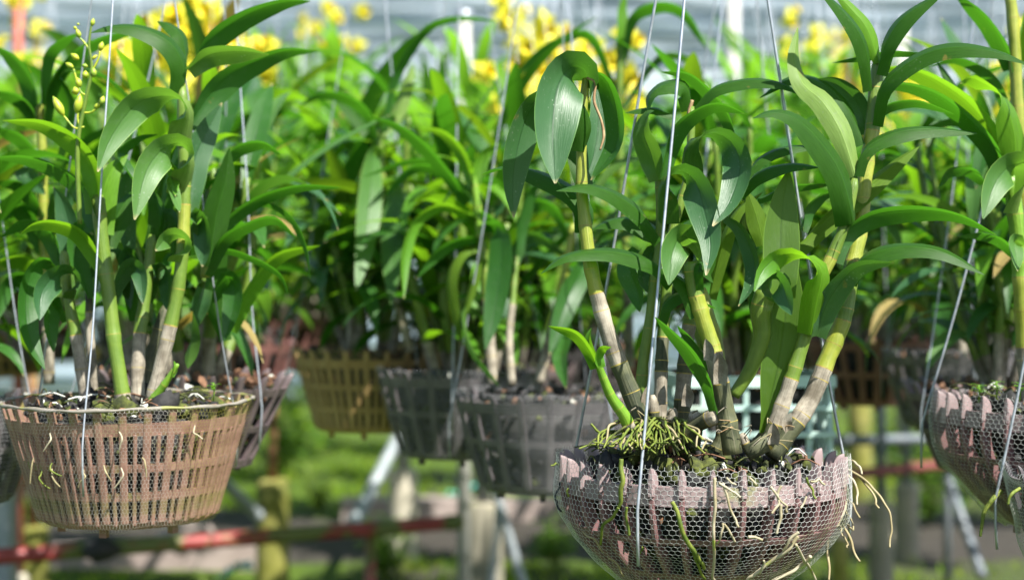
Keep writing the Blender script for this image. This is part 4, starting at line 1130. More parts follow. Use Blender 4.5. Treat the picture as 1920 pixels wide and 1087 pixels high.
mr_.cane([(1180, 690), (1175, 500), (1160, 250), (1163, 90)], 18, 14, [(.3, 'old'), (1, 'cgreen')], step=45)
mr_.leaf([(1163, 110), (1183, 33), (1238, 8), (1285, 25), (1325, 92)], 28, [80, 70, 50], 'leaf', (0, -.08))
mr_.leaf([(1160, 130), (1167, 60), (1165, 20), (1175, -20)], 26, [20, 40], 'lime')
mr_.leaf([(1160, 170), (1110, 66), (1050, 72), (1000, 105), (930, 190)], 22, [80, 75, 60], 'leaf', (0, -.06))
mr_.leaf([(1165, 200), (1230, 110), (1290, 110), (1340, 175)], 20, [80, 70], 'blue', (0, .05))
mr_.leaf([(1165, 260), (1120, 200), (1060, 190), (1000, 230)], 24, [80, 70], 'leaf', (0.04, .05))
mr_.leaf([(1165, 300), (1230, 220), (1300, 200), (1370, 250)], 24, [80, 70], 'leaf', (0.04, .08))
# ------------------------------------------------------------------ the orchid in the mauve bowl
M['husk'] = cane_material('dry_husk', (0.16, 0.13, 0.09), (0.34, 0.31, 0.25), (0.06, 0.05, 0.035), 0.85, 0.7)
rk0 = random.Random(12)
m = Plant(1316, 850, 1.55, 'orchid_plant', 'large orchid with arching leaves growing from the mauve bowl in sharp focus')
m.cane([(1200, 815), (1192, 760), (1150, 655), (1124, 570), (1106, 490), (1096, 410), (1090, 330), (1092, 220), (1100, 140)], 36, 15, [(.2, 'dark'), (.40, 'old'), (1, 'yellow')], (-.03, -.02), step=80)
m.leaf([(1102, 152), (1094, 131), (1068, 128), (1044, 168), (1036, 250), (1041, 344)], 98, [45, 30, 20, 12, 8], 'blue', (-.02, -.09), b0=.95, fold=.40)
m.leaf([(1091, 200), (1045, 175), (998, 200), (972, 270), (962, 340), (963, 408)], 74, [70, 45, 30, 20], 'blue', (-.01, -.01), fold=.36)
m.leaf([(1103, 165), (1112, 134), (1140, 155), (1158, 215), (1154, 275), (1108, 338)], 44, [80, 60, 50, 40], 'leaf', (-.02, -.03), side=1)
m.leaf([(1091, 285), (1095, 235), (1084, 192), (1066, 192), (1056, 214)], 38, [155, 145, 125, 105], 'leaf', (-.03, -.05), b0=.7)
m.leaf([(1096, 345), (1116, 280), (1122, 210), (1112, 150)], 46, [20, 15], 'blue', (.0, .03), b0=.6)
m.leaf([(1106, 440), (1102, 392), (1062, 350), (990, 318), (940, 312), (903, 328)], 46, [130, 120, 100, 60], 'leaf', (-.02, .05), b0=.8)
m.leaf([(1090, 350), (1080, 300), (1070, 250), (1074, 215)], 30, [150], 'leaf', (-.01, .03))
m.tube('dry_stalk', [(1100, 146), (1116, 156), (1114, 190), (1127, 225), (1132, 255), (1125, 282)], [4, 5, 6, 5, 6, 3], 'brown', (-.04, -.05))
# cluster behind the left wire
c5 = m.cane([(1201, 820), (1205, 690), (1217, 614), (1228, 520), (1238, 440), (1236, 320)], 24, 16, [(.15, 'dark'), (1, 'cgreen')], (.03, .03), step=90)
m.leaf([(1240, 450), (1204, 402), (1152, 364), (1100, 350), (1043, 358)], 38, [120, 112, 108], 'leaf', (-.0, -.06))
m.leaf([(1262, 530), (1235, 498), (1190, 480), (1130, 470), (1062, 480), (1014, 513)], 38, [112, 110, 105], 'leaf', (-.0, -.07))
m.leaf([(1262, 446), (1190, 414), (1150, 413), (1110, 430)], 42, [120, 100], 'leaf', (.04, .03))
m.leaf([(1235, 338), (1222, 290), (1208, 250), (1214, 216), (1226, 208)], 46, [25, 30, 80], 'pale', (.02, .0), fold=.3)
m.leaf([(1262, 216), (1220, 203), (1172, 212)], 20, 95, 'leaf', (.05, .05))
m.leaf([(1298, 205), (1286, 164), (1250, 158), (1220, 178), (1214, 212)], 40, [115, 105, 100], 'leaf', (.06, .03))
m.leaf([(1236, 335), (1262, 250), (1300, 212), (1345, 196), (1396, 213)], 36, [70, 75, 65], 'leaf', (.0, -.02))
m.leaf([(1385, 270), (1362, 212), (1330, 172), (1290, 140), (1240, 135)], 30, [70, 75], 'leaf', (.08, .06))
m.leaf([(1298, 205), (1340, 165), (1410, 150), (1465, 158), (1506, 180)], 28, [108, 108], 'leaf', (.05, .02))
m.tube('flower_stub', [(1298, 188), (1292, 215), (1296, 245), (1292, 275)], [7, 9, 8, 9], 'brown', (.05, .05))
m.leaf([(1200, 470), (1180, 500), (1195, 545), (1200, 585)], 44, [60, 30], 'leaf', (.06, .04))
m.leaf([(1240, 480), (1222, 470), (1205, 520), (1215, 550)], 34, [30], 'blue', (.05, .03))
c4 = m.cane([(1236, 825), (1240, 690), (1244, 618), (1250, 537), (1262, 430), (1290, 330), (1298, 200)], 27, 14, [(.20, 'old'), (.30, 'dark'), (1, 'cgreen')], (.02, .05), step=80)
m.leaf([(1286, 345), (1288, 285), (1322, 250), (1368, 262), (1388, 312), (1368, 378), (1336, 424)], 56, [140, 128, 60, 28, 14, 8], 'blue', (.0, -.08), b0=.9)
m.leaf([(1240, 420), (1240, 352), (1268, 320), (1302, 336), (1320, 392), (1332, 455), (1324, 516)], 64, [140, 125, 55, 20, 10, 5], 'blue', (.0, -.09), b0=.9)
m.leaf([(1318, 500), (1308, 466), (1280, 442), (1262, 470), (1254, 534)], 58, [100, 60, 25, 8], 'pale', (-.02, -.08), b0=.6, side=-1)
m.leaf([(1232, 612), (1248, 568), (1288, 550), (1342, 578)], 30, [100, 100, 80], 'leaf', (-.01, -.02))
m.leaf([(1270, 430), (1300, 420), (1335, 450), (1330, 520)], 40, [140, 150], 'leaf', (.05, .04))
c6 = m.cane([(1275, 828), (1282, 710), (1290, 625), (1300, 560), (1310, 480)], 34, 20, [(.22, 'dark'), (.36, 'old'), (.5, 'dark'), (.62, 'old'), (1, 'cgreen')], (.04, .06), step=90)
c3 = m.cane([(1374, 850), (1366, 800), (1348, 712), (1334, 650), (1312, 580), (1300, 530), (1296, 490)], 37, 28, [(.36, 'dark'), (.52, 'old'), (.82, 'yellow'), (1, 'cgreen')], (-.05, -.05), step=70)
m.leaf([(1318, 590), (1298, 545), (1270, 520), (1258, 508)], 40, [120, 110], 'leaf', (-.05, -.04), b0=.85)
m.leaf([(1306, 545), (1302, 505), (1316, 495), (1337, 530)], 26, [100, 120], 'leaf', (-.06, -.06))
m.leaf([(1346, 770), (1330, 720), (1296, 660), (1258, 622), (1228, 594)], 32, [80, 70, 60], 'leaf', (-.06, -.09))
m.leaf([(1334, 690), (1300, 640), (1270, 610)], 22, [80], 'leaf', (-.04, -.05))
m.cane([(1356, 760), (1346, 650), (1330, 590), (1318, 540)], 26, 18, [(.3, 'dark'), (1, 'yellow')], (.0, .02), step=80)
m.cane([(1270, 828), (1310, 795), (1345, 778)], 26, 30, [(.8, 'dark'), (1, 'old')], (-.02, -.05), step=60)
for q, w0, w1 in ([(1250, 832), (1258, 790), (1262, 765)], 24, 20), ([(1300, 838), (1306, 800), (1300, 770)], 26, 22), ([(1222, 822), (1226, 780), (1222, 740)], 22, 18), ([(1340, 846), (1352, 815), (1350, 788)], 22, 18), ([(1405, 850), (1424, 826), (1452, 800)], 24, 22), ([(1418, 854), (1400, 835), (1390, 812)], 22, 16):
    m.cane(q, w0, w1, [(.6, 'dark'), (1, 'old')], (-.02, -.02), step=40, name='cane_stub')
for k in range(26):
    x0 = rk0.choice([1195, 1245, 1285, 1365, 1410, 1450]) + rk0.uniform(-16, 16); y0 = rk0.uniform(770, 840)
    m.tube('dry_fibre', [(x0, y0, -.05), (x0 + rk0.uniform(-14, 14), y0 - rk0.uniform(4, 16), -.06), (x0 + rk0.uniform(-30, 30), y0 + rk0.uniform(-14, 14), -.065)], [2.5, 2.5, 1.2], rk0.choice(['brown', 'old', 'root_b']), ns=4)
for x, y, w, hh, dd in ((1352, 690, 30, 60, -.075), (1330, 655, 22, 40, -.075), (1290, 740, 26, 44, .0), (1452, 812, 26, 40, -.06), (1210, 745, 20, 44, -.03), (1240, 740, 18, 36, -.0), (1478, 790, 22, 34, -.055)):
    m.leaf([(x, y + hh * .5), (x + rk0.uniform(-4, 4), y), (x + rk0.uniform(-10, 10), y - hh * .5)], w, 20, 'husk', (dd, dd - .004), b0=.9, fold=.7, name='dry_husk')
# new shoot
c7 = m.cane([(1180, 802), (1170, 778), (1147, 745), (1131, 708), (1118, 672)], 25, 12, [(.08, 'old'), (1, 'clime')], (-.06, -.08), step=32, swell=.05)
m.leaf([(1120, 690), (1106, 658), (1078, 625), (1028, 611)], 24, [50, 55], 'lime', (-.08, -.10), b0=.8)
m.leaf([(1119, 684), (1108, 655), (1104, 632), (1109, 614)], 17, [30, 60], 'lime', (-.08, -.08), b0=.8)
m.leaf([(1122, 690), (1120, 668), (1128, 652), (1146, 650)], 20, [60, 80], 'lime', (-.09, -.10), b0=.8)
# right hand canes
c8 = m.cane([(1400, 850), (1440, 826), (1462, 772), (1484, 710), (1506, 640), (1524, 581), (1543, 515), (1560, 480), (1582, 426), (1594, 380), (1603, 335)], 31, 19, [(.14, 'dark'), (.30, 'old'), (.52, 'cgreen'), (.72, 'yellow'), (1, 'cgreen')], (-.04, -.03), step=75)
m.leaf([(1600, 420), (1594, 385), (1574, 320), (1540, 268), (1495, 224), (1450, 211), (1411, 222)], 56, [140, 130, 122, 112], 'leaf', (-.04, -.09), b0=.9)
m.leaf([(1604, 330), (1578, 250), (1542, 190), (1506, 158), (1490, 110), (1496, 52)], 46, [165, 160, 150, 140, 150], 'pale', (-.03, .03), side=-1)
m.leaf([(1602, 330), (1616, 288), (1654, 258), (1724, 241), (1832, 250)], 34, [110, 118, 112], 'leaf', (-.03, -.02))
m.leaf([(1492, 464), (1540, 420), (1600, 370), (1653, 327), (1690, 298), (1723, 275)], 46, [120, 135, 140], 'olive', (.0, .05), b0=.8)
m.leaf([(1560, 490), (1575, 450), (1604, 420), (1650, 399), (1723, 393), (1797, 404), (1868, 440)], 40, [50, 60, 68, 78], 'leaf', (-.03, -.02))
m.leaf([(1530, 630), (1550, 570), (1582, 522), (1614, 498), (1676, 492)], 46, [30, 35, 45, 60], 'blue', (-.04, -.08))
m.leaf([(1520, 628), (1530, 570), (1541, 510), (1516, 484), (1472, 476), (1434, 502), (1414, 546)], 44, [150, 145, 120, 70, 25, 10], 'lime', (-.05, -.13), b0=.8)
m.leaf([(1438, 560), (1442, 528), (1464, 526), (1484, 590)], 40, [120, 70, 15], 'blue', (-.06, -.12), b0=.7, side=1)
m.leaf([(1432, 812), (1444, 750), (1460, 680), (1472, 600), (1472, 500), (1484, 420)], 76, [25, 15, 12], 'olive', (-.028, -.03), b0=.34, fold=.25, foldb=.6)
m.leaf([(1464, 560), (1463, 480), (1466, 400), (1479, 318)], 68, [15, 20], 'olive', (-.045, -.035), b0=.8, fold=.25)
m.cane([(1376, 742), (1408, 690), (1428, 632), (1426, 585), (1438, 540)], 22, 40, [(1, 'cgreen')], (-.03, -.04), step=200)
m.leaf([(1422, 610), (1424, 560), (1440, 520), (1460, 470)], 46, [160], 'leaf', (-.03, -.0), b0=.8)
m.leaf([(1362, 402), (1392, 432), (1414, 492), (1408, 536), (1385, 574)], 34, [60, 45, 40], 'blue', (.0, -.05))
m.leaf([(1384, 362), (1421, 326), (1477, 309), (1536, 314)], 30, [110, 105], 'leaf', (-.02, -.06))
m.leaf([(1392, 336), (1429, 296), (1477, 277), (1542, 276)], 26, [110, 110], 'leaf', (.03, .05))
m.leaf([(1420, 372), (1484, 350), (1560, 346)], 24, [75], 'leaf', (.04, .06))
m.leaf([(1432, 460), (1420, 410), (1402, 360)], 40, [150, 165], 'olive', (.02, .02))
m.leaf([(1330, 560), (1352, 470), (1380, 400), (1430, 360)], 30, [140, 130], 'olive', (.04, .05))
m.leaf([(1500, 430), (1515, 390), (1545, 365), (1580, 360)], 30, [80, 75], 'leaf', (.03, .05))
c9 = m.cane([(1446, 856), (1478, 812), (1520, 750), (1550, 675), (1580, 600), (1596, 510), (1606, 463), (1614, 420), (1622, 330), (1636, 240), (1642, 160), (1648, 110)], 35, 25, [(.10, 'dark'), (.24, 'old'), (.36, 'yellow'), (.50, 'cgreen'), (.82, 'yellow'), (1, 'cgreen')], (-.02, .04), step=72)
m.leaf([(1590, 530), (1604, 498), (1630, 478), (1690, 463), (1765, 471), (1846, 515)], 36, [112, 118, 112, 105], 'leaf', (-.02, -.06))
m.leaf([(1622, 270), (1588, 200), (1538, 155), (1484, 147), (1424, 184)], 32, [112, 108], 'leaf', (.02, .04))
m.leaf([(1626, 250), (1608, 195), (1572, 160), (1532, 148)], 46, [20, 25], 'blue', (.05, .04))
m.leaf([(1636, 170), (1628, 112), (1613, 66), (1580, 22), (1530, -24)], 34, [112, 108], 'leaf', (.02, -.02))
m.leaf([(1648, 118), (1626, 55), (1596, 18), (1560, -20)], 30, [150], 'lime', (.03, .04), side=-1)
m.leaf([(1643, 140), (1658, 88), (1682, 46), (1714, 18), (1770, -14)], 40, [105, 110], 'leaf', (.02, .0))
m.leaf([(1730, 98), (1668, 98), (1616, 107), (1560, 118)], 18, [70], 'leaf', (.06, .05))
m.leaf([(1636, 235), (1648, 172), (1686, 130), (1742, 98), (1800, 88), (1870, 99), (1930, 122)], 40, [105, 115, 112, 108], 'leaf', (.02, -.06))
m.leaf([(1630, 240), (1660, 200), (1720, 190), (1790, 215)], 26, [80], 'leaf', (.05, .08))
# the heap of bark and moss under the roots
mb = MB(); rm_ = random.Random(31)
for k in range(110):
    a = rm_.random() * 6.283; q = abs(rm_.gauss(0, .5)); x = -.046 + math.cos(a) * q * .05; y = -.022 + math.sin(a) * q * .042
    if math.hypot(x, y) > .118: continue
    v, f = chip_geo((x, y, .134 + .026 * math.exp(-q * q * 1.4) * rm_.uniform(.5, 1)), rm_.uniform(.012, .026), rm_, 7); mb.add(v, f, None, rm_.choices((0, 1, 2), (.5, .15, .35))[0], True)
link('potting_bark', mb.mesh('potting_bark', [M['charcoal'], M['bark'], M['mossy']]), bowl, kind='stuff')
# green roots spilling over the bark, white roots on the net
rk = random.Random(3)
for k in range(64):
    x0 = 1218 + rk.uniform(-34, 62); y0 = 797 + rk.uniform(-16, 16)
    dx = rk.choice([rk.uniform(-125, -30), rk.uniform(-50, 40), rk.uniform(-20, 85)]); q = rk.uniform(.3, 1)
    m.tube('aerial_root', [(x0, y0, -.025), (x0 + dx * .35 + rk.uniform(-8, 8), y0 + rk.uniform(-4, 14), -.05), (x0 + dx * .7 + rk.uniform(-10, 10), y0 + rk.uniform(16, 34), -.07 - .02 * q), (x0 + dx * .9 + rk.uniform(-14, 14), 838 + rk.uniform(-16, 16), -.085 - .02 * q)], [3.5, 5, rk.uniform(3, 5.5), 3], ('root_g', 'root_g', 'mossy', 'root_g', 'root_b')[k % 5])
m.tube('aerial_root', [(1175, 812, -.06), (1140, 822, -.06), (1118, 806, -.07), (1108, 794, -.07)], [6, 5, 5, 4], 'root_g')
def bowl_pt(px, py, off=.006):
    """depth of the bowl's wall at a photo point"""
    Y = MY - .12
    for it in range(6):
        p = P(px, py, Y); r = prof_r(BOWL, max(0, p.z - bowl.location.z)) + off
        x = p.x - bowl.location.x; Y = MY - math.sqrt(max(.0004, r * r - x * x))
    return Y - m.Y
def on_bowl(q, w, mat, off=.007):
    m.tube('aerial_root', [(x, y, bowl_pt(x, y, off + rk.uniform(-.001, .004))) for x, y in q], w, mat)
for q, w, mt in [
    ([(1340, 895), (1341, 950), (1338, 1010), (1336, 1080), (1340, 1095)], [6, 6, 5, 5], 'root_w'), ([(1348, 905), (1372, 920), (1388, 932)], [5, 4], 'root_w'),
    ([(1355, 905), (1368, 950), (1380, 975), (1385, 988)], [5, 4], 'root_w'), ([(1355, 980), (1352, 1000), (1345, 1018)], [4, 3], 'root_w'),
    ([(1358, 982), (1370, 1000), (1378, 1015)], [4, 4], 'root_w'), ([(1445, 912), (1458, 930), (1475, 948), (1476, 960)], [5, 4], 'root_w'),
    ([(1465, 910), (1458, 930), (1460, 945), (1447, 962)], [5, 4], 'root_w'), ([(1464, 945), (1464, 970), (1456, 1000)], [6, 5], 'root_w'),
    ([(1512, 895), (1524, 918), (1530, 935)], [5, 4], 'root_g'), ([(1520, 902), (1535, 898), (1546, 908)], [4, 4], 'root_w'), ([(1512, 930), (1506, 945), (1502, 952)], [4, 3], 'root_w'),
    ([(1260, 940), (1275, 980), (1292, 1020), (1312, 1050), (1320, 1066)], [8, 9, 8, 6], 'root_g'), ([(1165, 860), (1168, 900), (1164, 930), (1160, 950)], [8, 9, 7], 'root_g'),
    ([(1160, 950), (1148, 970), (1130, 985), (1126, 1020)], [6, 6, 5], 'root_g'), ([(1175, 950), (1176, 980), (1180, 1003)], [5, 5], 'root_g'), ([(1066, 915), (1064, 925), (1066, 930)], [4, 4], 'root_g'),
    ([(1498, 997), (1480, 1012), (1468, 1032)], [6, 5], 'root_w'), ([(1496, 1004), (1478, 1030), (1440, 1056), (1412, 1078), (1400, 1087)], [7, 7, 6], 'root_w'),
    ([(1492, 1020), (1508, 1050), (1522, 1070), (1530, 1090)], [6, 6, 5], 'root_w'), ([(1520, 1042), (1500, 1060), (1470, 1078), (1445, 1090)], [7, 6], 'root_w'),
    ([(1300, 1030), (1310, 1060), (1322, 1085)], [6, 5], 'root_g'), ([(1432, 1050), (1428, 1065), (1424, 1075)], [4, 4], 'root_w'), ([(1362, 895), (1372, 905), (1380, 908)], [4, 3], 'root_w'), ([(1405, 895), (1418, 908)], [4, 4], 'root_w'), ([(1205, 1025), (1200, 1035), (1196, 1040)], [4, 3], 'root_g'), ([(1092, 995), (1115, 1010), (1130, 1035)], [4, 4, 3], 'root_b'), ([(1403, 1006), (1420, 1008), (1430, 1012)], [6, 5], 'root_w'), ([(1140, 1045), (1160, 1060), (1170, 1080)], [3, 3], 'root_b')]:
    on_bowl(q, w, mt)
for q, w, mt in [
    ([(1580, 860), (1600, 864), (1612, 875), (1616, 888)], [4, 5, 4], 'root_w'), ([(1572, 872), (1600, 885), (1628, 905), (1650, 930), (1668, 960), (1672, 995), (1668, 1026)], [5, 5, 5, 4, 4], 'root_b'),
    ([(1600, 885), (1625, 910), (1642, 935), (1648, 952)], [4, 4, 4], 'root_b'), ([(1585, 885), (1600, 900), (1608, 925), (1607, 946)], [4, 5, 4], 'root_w'), ([(1582, 932), (1600, 945), (1612, 970)], [4, 4], 'root_b'),
    ([(1578, 865), (1582, 930), (1584, 955), (1570, 985), (1560, 990)], [4, 5, 5, 4], 'root_w'), ([(1570, 975), (1590, 1000), (1600, 1030), (1612, 1052)], [5, 5, 4], 'root_b'), ([(1575, 970), (1592, 985), (1600, 993)], [4, 4], 'root_w'),
    ([(1572, 985), (1580, 1000), (1590, 1020), (1588, 1026)], [4, 3], 'root_b'), ([(1556, 1008), (1552, 1040), (1554, 1087)], [5, 5, 4], 'root_b'), ([(1568, 978), (1578, 990), (1580, 1004)], [3, 3], 'root_w'), ([(1584, 955), (1594, 970), (1600, 992)], [4, 3], 'root_b'),
    ([(1050, 905), (1042, 925), (1044, 940), (1052, 958)], [4, 4, 4], 'charcoal'), ([(1052, 870), (1042, 868), (1033, 872)], [4, 4, 3], 'root_g')]:
    m.tube('aerial_root', q, w, mt, (.03, .0))

# ------------------------------------------------------------------ the orchid in the pink basket
g = Plant(242, 750, 1.72, 'orchid_plant', 'orchid with yellow green shoots and pale drooping leaves in the pink basket')
g.cane([(232, 755), (222, 690), (214, 640), (206, 567), (197, 497), (188, 420), (184, 365)], 28, 25, [(.05, 'old'), (1, 'cgreen')], (-.05, -.04), step=110)
g.leaf([(186, 400), (176, 318), (142, 268), (80, 233), (5, 226)], 42, [45, 55, 60, 72], 'lime', (-.04, -.06), b0=.8)
g.leaf([(190, 420), (152, 348), (100, 312), (45, 296), (-20, 296)], 40, [70, 78, 82], 'leaf', (-.04, -.0), b0=.8)
g.leaf([(190, 440), (192, 370), (208, 320), (240, 290)], 50, [150, 140], 'lime', (-.03, .01), b0=.8)
g.leaf([(196, 500), (150, 437), (100, 418), (62, 422), (36, 441)], 32, [50, 60, 72], 'lime', (-.04, -.09), b0=.8)
g.leaf([(200, 460), (222, 400), (245, 370), (285, 350)], 44, [150, 140], 'leaf', (-.02, .03))
g.cane([(285, 752), (305, 670), (322, 600), (334, 540), (343, 463), (345, 397), (346, 331), (343, 250), (342, 160)], 27, 20, [(.24, 'old'), (.50, 'cgreen'), (.62, 'yellow'), (1, 'cgreen')], (-.04, -.02), step=95)
g.leaf([(346, 275), (356, 215), (340, 186), (300, 180), (255, 196), (210, 255), (183, 322)], 66, [150, 125, 60, 30, 18, 12], 'pale', (-.03, -.13), b0=.9, fold=.42)
g.leaf([(343, 370), (358, 305), (342, 270), (310, 276), (275, 320), (252, 412)], 62, [150, 125, 60, 25, 15, 10], 'pale', (-.03, -.13), b0=.9, fold=.42)
g.leaf([(343, 185), (344, 125), (316, 78), (262, 53), (208, 51), (170, 62)], 40, [130, 115, 100], 'leaf', (-.02, -.06), b0=.8)
g.leaf([(351, 118), (340, 68), (318, 48), (295, 40)], 34, [120], 'leaf', (.0, .02))
g.leaf([(352, 130), (394, 102), (450, 96), (504, 102)], 44, [40, 45, 60], 'pale', (-.02, -.03))
g.leaf([(354, 125), (394, 74), (458, 30), (525, 6), (582, 2)], 46, [50, 55, 66], 'leaf', (.0, .03))
g.leaf([(354, 240), (390, 182), (436, 138), (480, 115), (535, 96), (596, 96)], 50, [30, 35, 50, 75], 'leaf', (.02, .06))
g.leaf([(356, 400), (362, 310), (386, 252), (416, 193)], 58, [15, 20], 'blue', (.0, .03), b0=.6)
g.leaf([(340, 492), (350, 452), (320, 440), (291, 470)], 36, [130, 80, 20], 'pale', (-.04, -.09), b0=.8)
g.leaf([(335, 330), (318, 312), (325, 340), (329, 368)], 24, [60, 20], 'lime', (-.02, -.06))
g.leaf([(344, 350), (320, 340), (328, 370), (337, 398)], 24, [60, 20], 'pale', (-.03, -.07))
g.leaf([(250, 340), (222, 288), (258, 258), (296, 252)], 24, [80], 'leaf', (.0, .02))
g.cane([(385, 520), (384, 480), (388, 430), (395, 380)], 18, 12, [(1, 'yellow')], (.04, .05), step=70)
g.leaf([(392, 500), (404, 410), (422, 340), (430, 278)], 54, [170, 165], 'leaf', (.02, .02), b0=.7)
g.leaf([(384, 515), (418, 450), (466, 420), (515, 410), (556, 446)], 30, [55, 65, 75], 'leaf', (.02, -.03))
g.leaf([(386, 480), (424, 418), (482, 374), (560, 350), (642, 352)], 28, [60, 70, 80], 'leaf', (.04, .05))
g.leaf([(395, 500), (420, 468), (483, 487), (527, 517), (541, 556)], 18, [80, 85], 'leaf', (.05, .04))
g.leaf([(440, 390), (500, 380), (547, 407), (574, 463), (582, 524)], 16, [85, 85], 'leaf', (.06, .04))
g.leaf([(400, 330), (440, 280), (490, 268), (528, 290)], 30, [80], 'leaf', (.05, .06))
g.leaf([(380, 540), (362, 590), (358, 640), (352, 690)], 36, [20, 160], 'blue', (.06, .04))
g.cane([(258, 752), (258, 700), (262, 630), (269, 575), (278, 510), (285, 440)], 28, 20, [(.40, 'old'), (1, 'cgreen')], (-.01, .02), step=95)
g.leaf([(282, 470), (300, 420), (290, 370), (262, 350)], 40, [150, 130], 'leaf', (.02, .03))
g.leaf([(280, 520), (240, 470), (235, 520), (245, 580)], 36, [80, 20], 'blue', (.03, .02))
g.leaf([(284, 450), (310, 400), (330, 420), (325, 480)], 30, [120, 160], 'leaf', (.03, .03))
g.cane([(264, 745), (278, 680), (312, 572)], 24, 20, [(1, 'dark')], (.01, .03), step=80)
g.cane([(162, 745), (144, 640), (131, 575), (124, 530), (120, 470)], 26, 18, [(.42, 'old'), (1, 'cgreen')], (-.01, -.0), step=90)
g.leaf([(138, 560), (144, 520), (115, 508), (80, 545), (74, 600)], 46, [140, 80, 25, 12], 'blue', (-.01, -.09), b0=.7)
g.leaf([(120, 510), (78, 486), (50, 540), (54, 625), (84, 692)], 42, [80, 40, 20], 'leaf', (.0, -.06))
g.leaf([(122, 490), (130, 430), (118, 380), (100, 350)], 44, [20, 30], 'blue', (.03, .03))
g.leaf([(120, 500), (95, 440), (50, 415), (0, 445)], 34, [80, 70], 'leaf', (.03, .02))
g.cane([(178, 745), (170, 647), (167, 547), (165, 480)], 20, 14, [(.6, 'old'), (1, 'dark')], (.04, .05), step=80)
g.leaf([(166, 520), (160, 450), (170, 410), (190, 400)], 38, [150, 130], 'leaf', (.04, .05))
g.cane([(285, 752), (298, 735), (314, 712), (334, 682)], 18, 8, [(1, 'clime')], (-.08, -.09), step=30)
g.leaf([(322, 706), (328, 690), (326, 676)], 9, [60], 'lime', (-.09, -.09))
for q, w, r_2, mt, dd in [([(262, 600), (250, 520), (225, 470), (200, 470)], 36, [120, 100], 'leaf', (.03, .03)), ([(270, 560), (300, 500), (315, 520), (312, 580)], 34, [110, 30], 'blue', (.03, .0)), ([(205, 560), (240, 500), (262, 510), (268, 570)], 36, [70, 15], 'blue', (.0, -.03)),
    ([(345, 450), (372, 400), (385, 420), (380, 500)], 38, [100, 20], 'blue', (.02, .0)), ([(165, 560), (140, 470), (150, 420), (175, 440)], 40, [60, 20], 'leaf', (.03, .02)), ([(390, 560), (430, 520), (440, 560), (420, 640)], 44, [60, 15], 'leaf', (.08, .05)),
    ([(300, 420), (330, 300), (350, 260), (400, 250)], 34, [140, 120], 'leaf', (.05, .06)), ([(240, 480), (232, 380), (240, 330), (262, 320)], 40, [30, 20], 'blue', (.05, .05)), ([(430, 620), (470, 540), (520, 480), (600, 460)], 34, [50, 55], 'lime', (.12, .1)),
    ([(130, 600), (100, 560), (92, 600), (100, 660)], 34, [80, 20], 'leaf', (.03, .0)), ([(420, 640), (400, 560), (410, 470), (440, 400)], 44, [160, 150], 'leaf', (.1, .1))]:
    g.leaf(q, w, r_2, mt, dd)
# budding spray
sp_ = g.tube('flower_stalk', [(150, 420), (146, 330), (147, 258), (160, 190), (172, 130), (167, 84), (172, 42)], [9, 9, 9, 8, 7, 5, 4], 'cgreen', (-.06, -.06))
for x, y, lx, ly, w in [(172, 50, 3, -14, 8), (150, 72, -6, -16, 9), (143, 56, -4, -6, 6), (187, 96, 5, -16, 10), (148, 112, -14, -10, 10), (138, 128, -14, -9, 9), (158, 128, 2, -8, 10), (176, 146, -1, -18, 11), (160, 148, 0, -14, 11), (150, 165, -5, -18, 11), (144, 178, -4, -14, 13), (120, 218, -19, -34, 14), (144, 214, 6, -34, 15), (188, 198, 6, -16, 10), (176, 204, 12, -10, 8), (146, 48, 1, -4, 5), (158, 86, 2, -6, 5), (172, 112, 10, -8, 6)]:
    g.bud(x, y, lx, ly, w, sp_, -.06)
for q in ([(158, 238), (140, 240), (120, 218)], [(152, 240), (146, 226), (146, 212)], [(156, 212), (172, 210), (186, 198)], [(163, 180), (150, 170), (138, 130)], [(170, 138), (184, 112), (187, 96)], [(168, 95), (158, 80), (150, 72)]):
    g.tube('pedicel', q, [4, 4, 4], 'bud', (-.06, -.06), sp_)
for k in range(12):
    x = rk.uniform(60, 420); y = rk.choice([rk.uniform(790, 830), rk.uniform(850, 910)])
    Y = LY - .12
    for it in range(6):
        p = P(x, y, Y); rr_ = prof_r(CONE, max(0, p.z - conel.location.z)) + .006; xx = p.x - conel.location.x; Y = LY - math.sqrt(max(.0004, rr_ * rr_ - xx * xx))
    if abs(xx) > rr_ - .02: continue
    dep = Y - g.Y
    g.tube('aerial_root', [(x, y, dep), (x + rk.uniform(-6, 6), y + 14, dep - .003), (x + rk.uniform(-22, 22), y + rk.uniform(22, 50), dep)], [2.5, 3.5, 2], rk.choice(['root_g', 'root_b', 'root_w']))

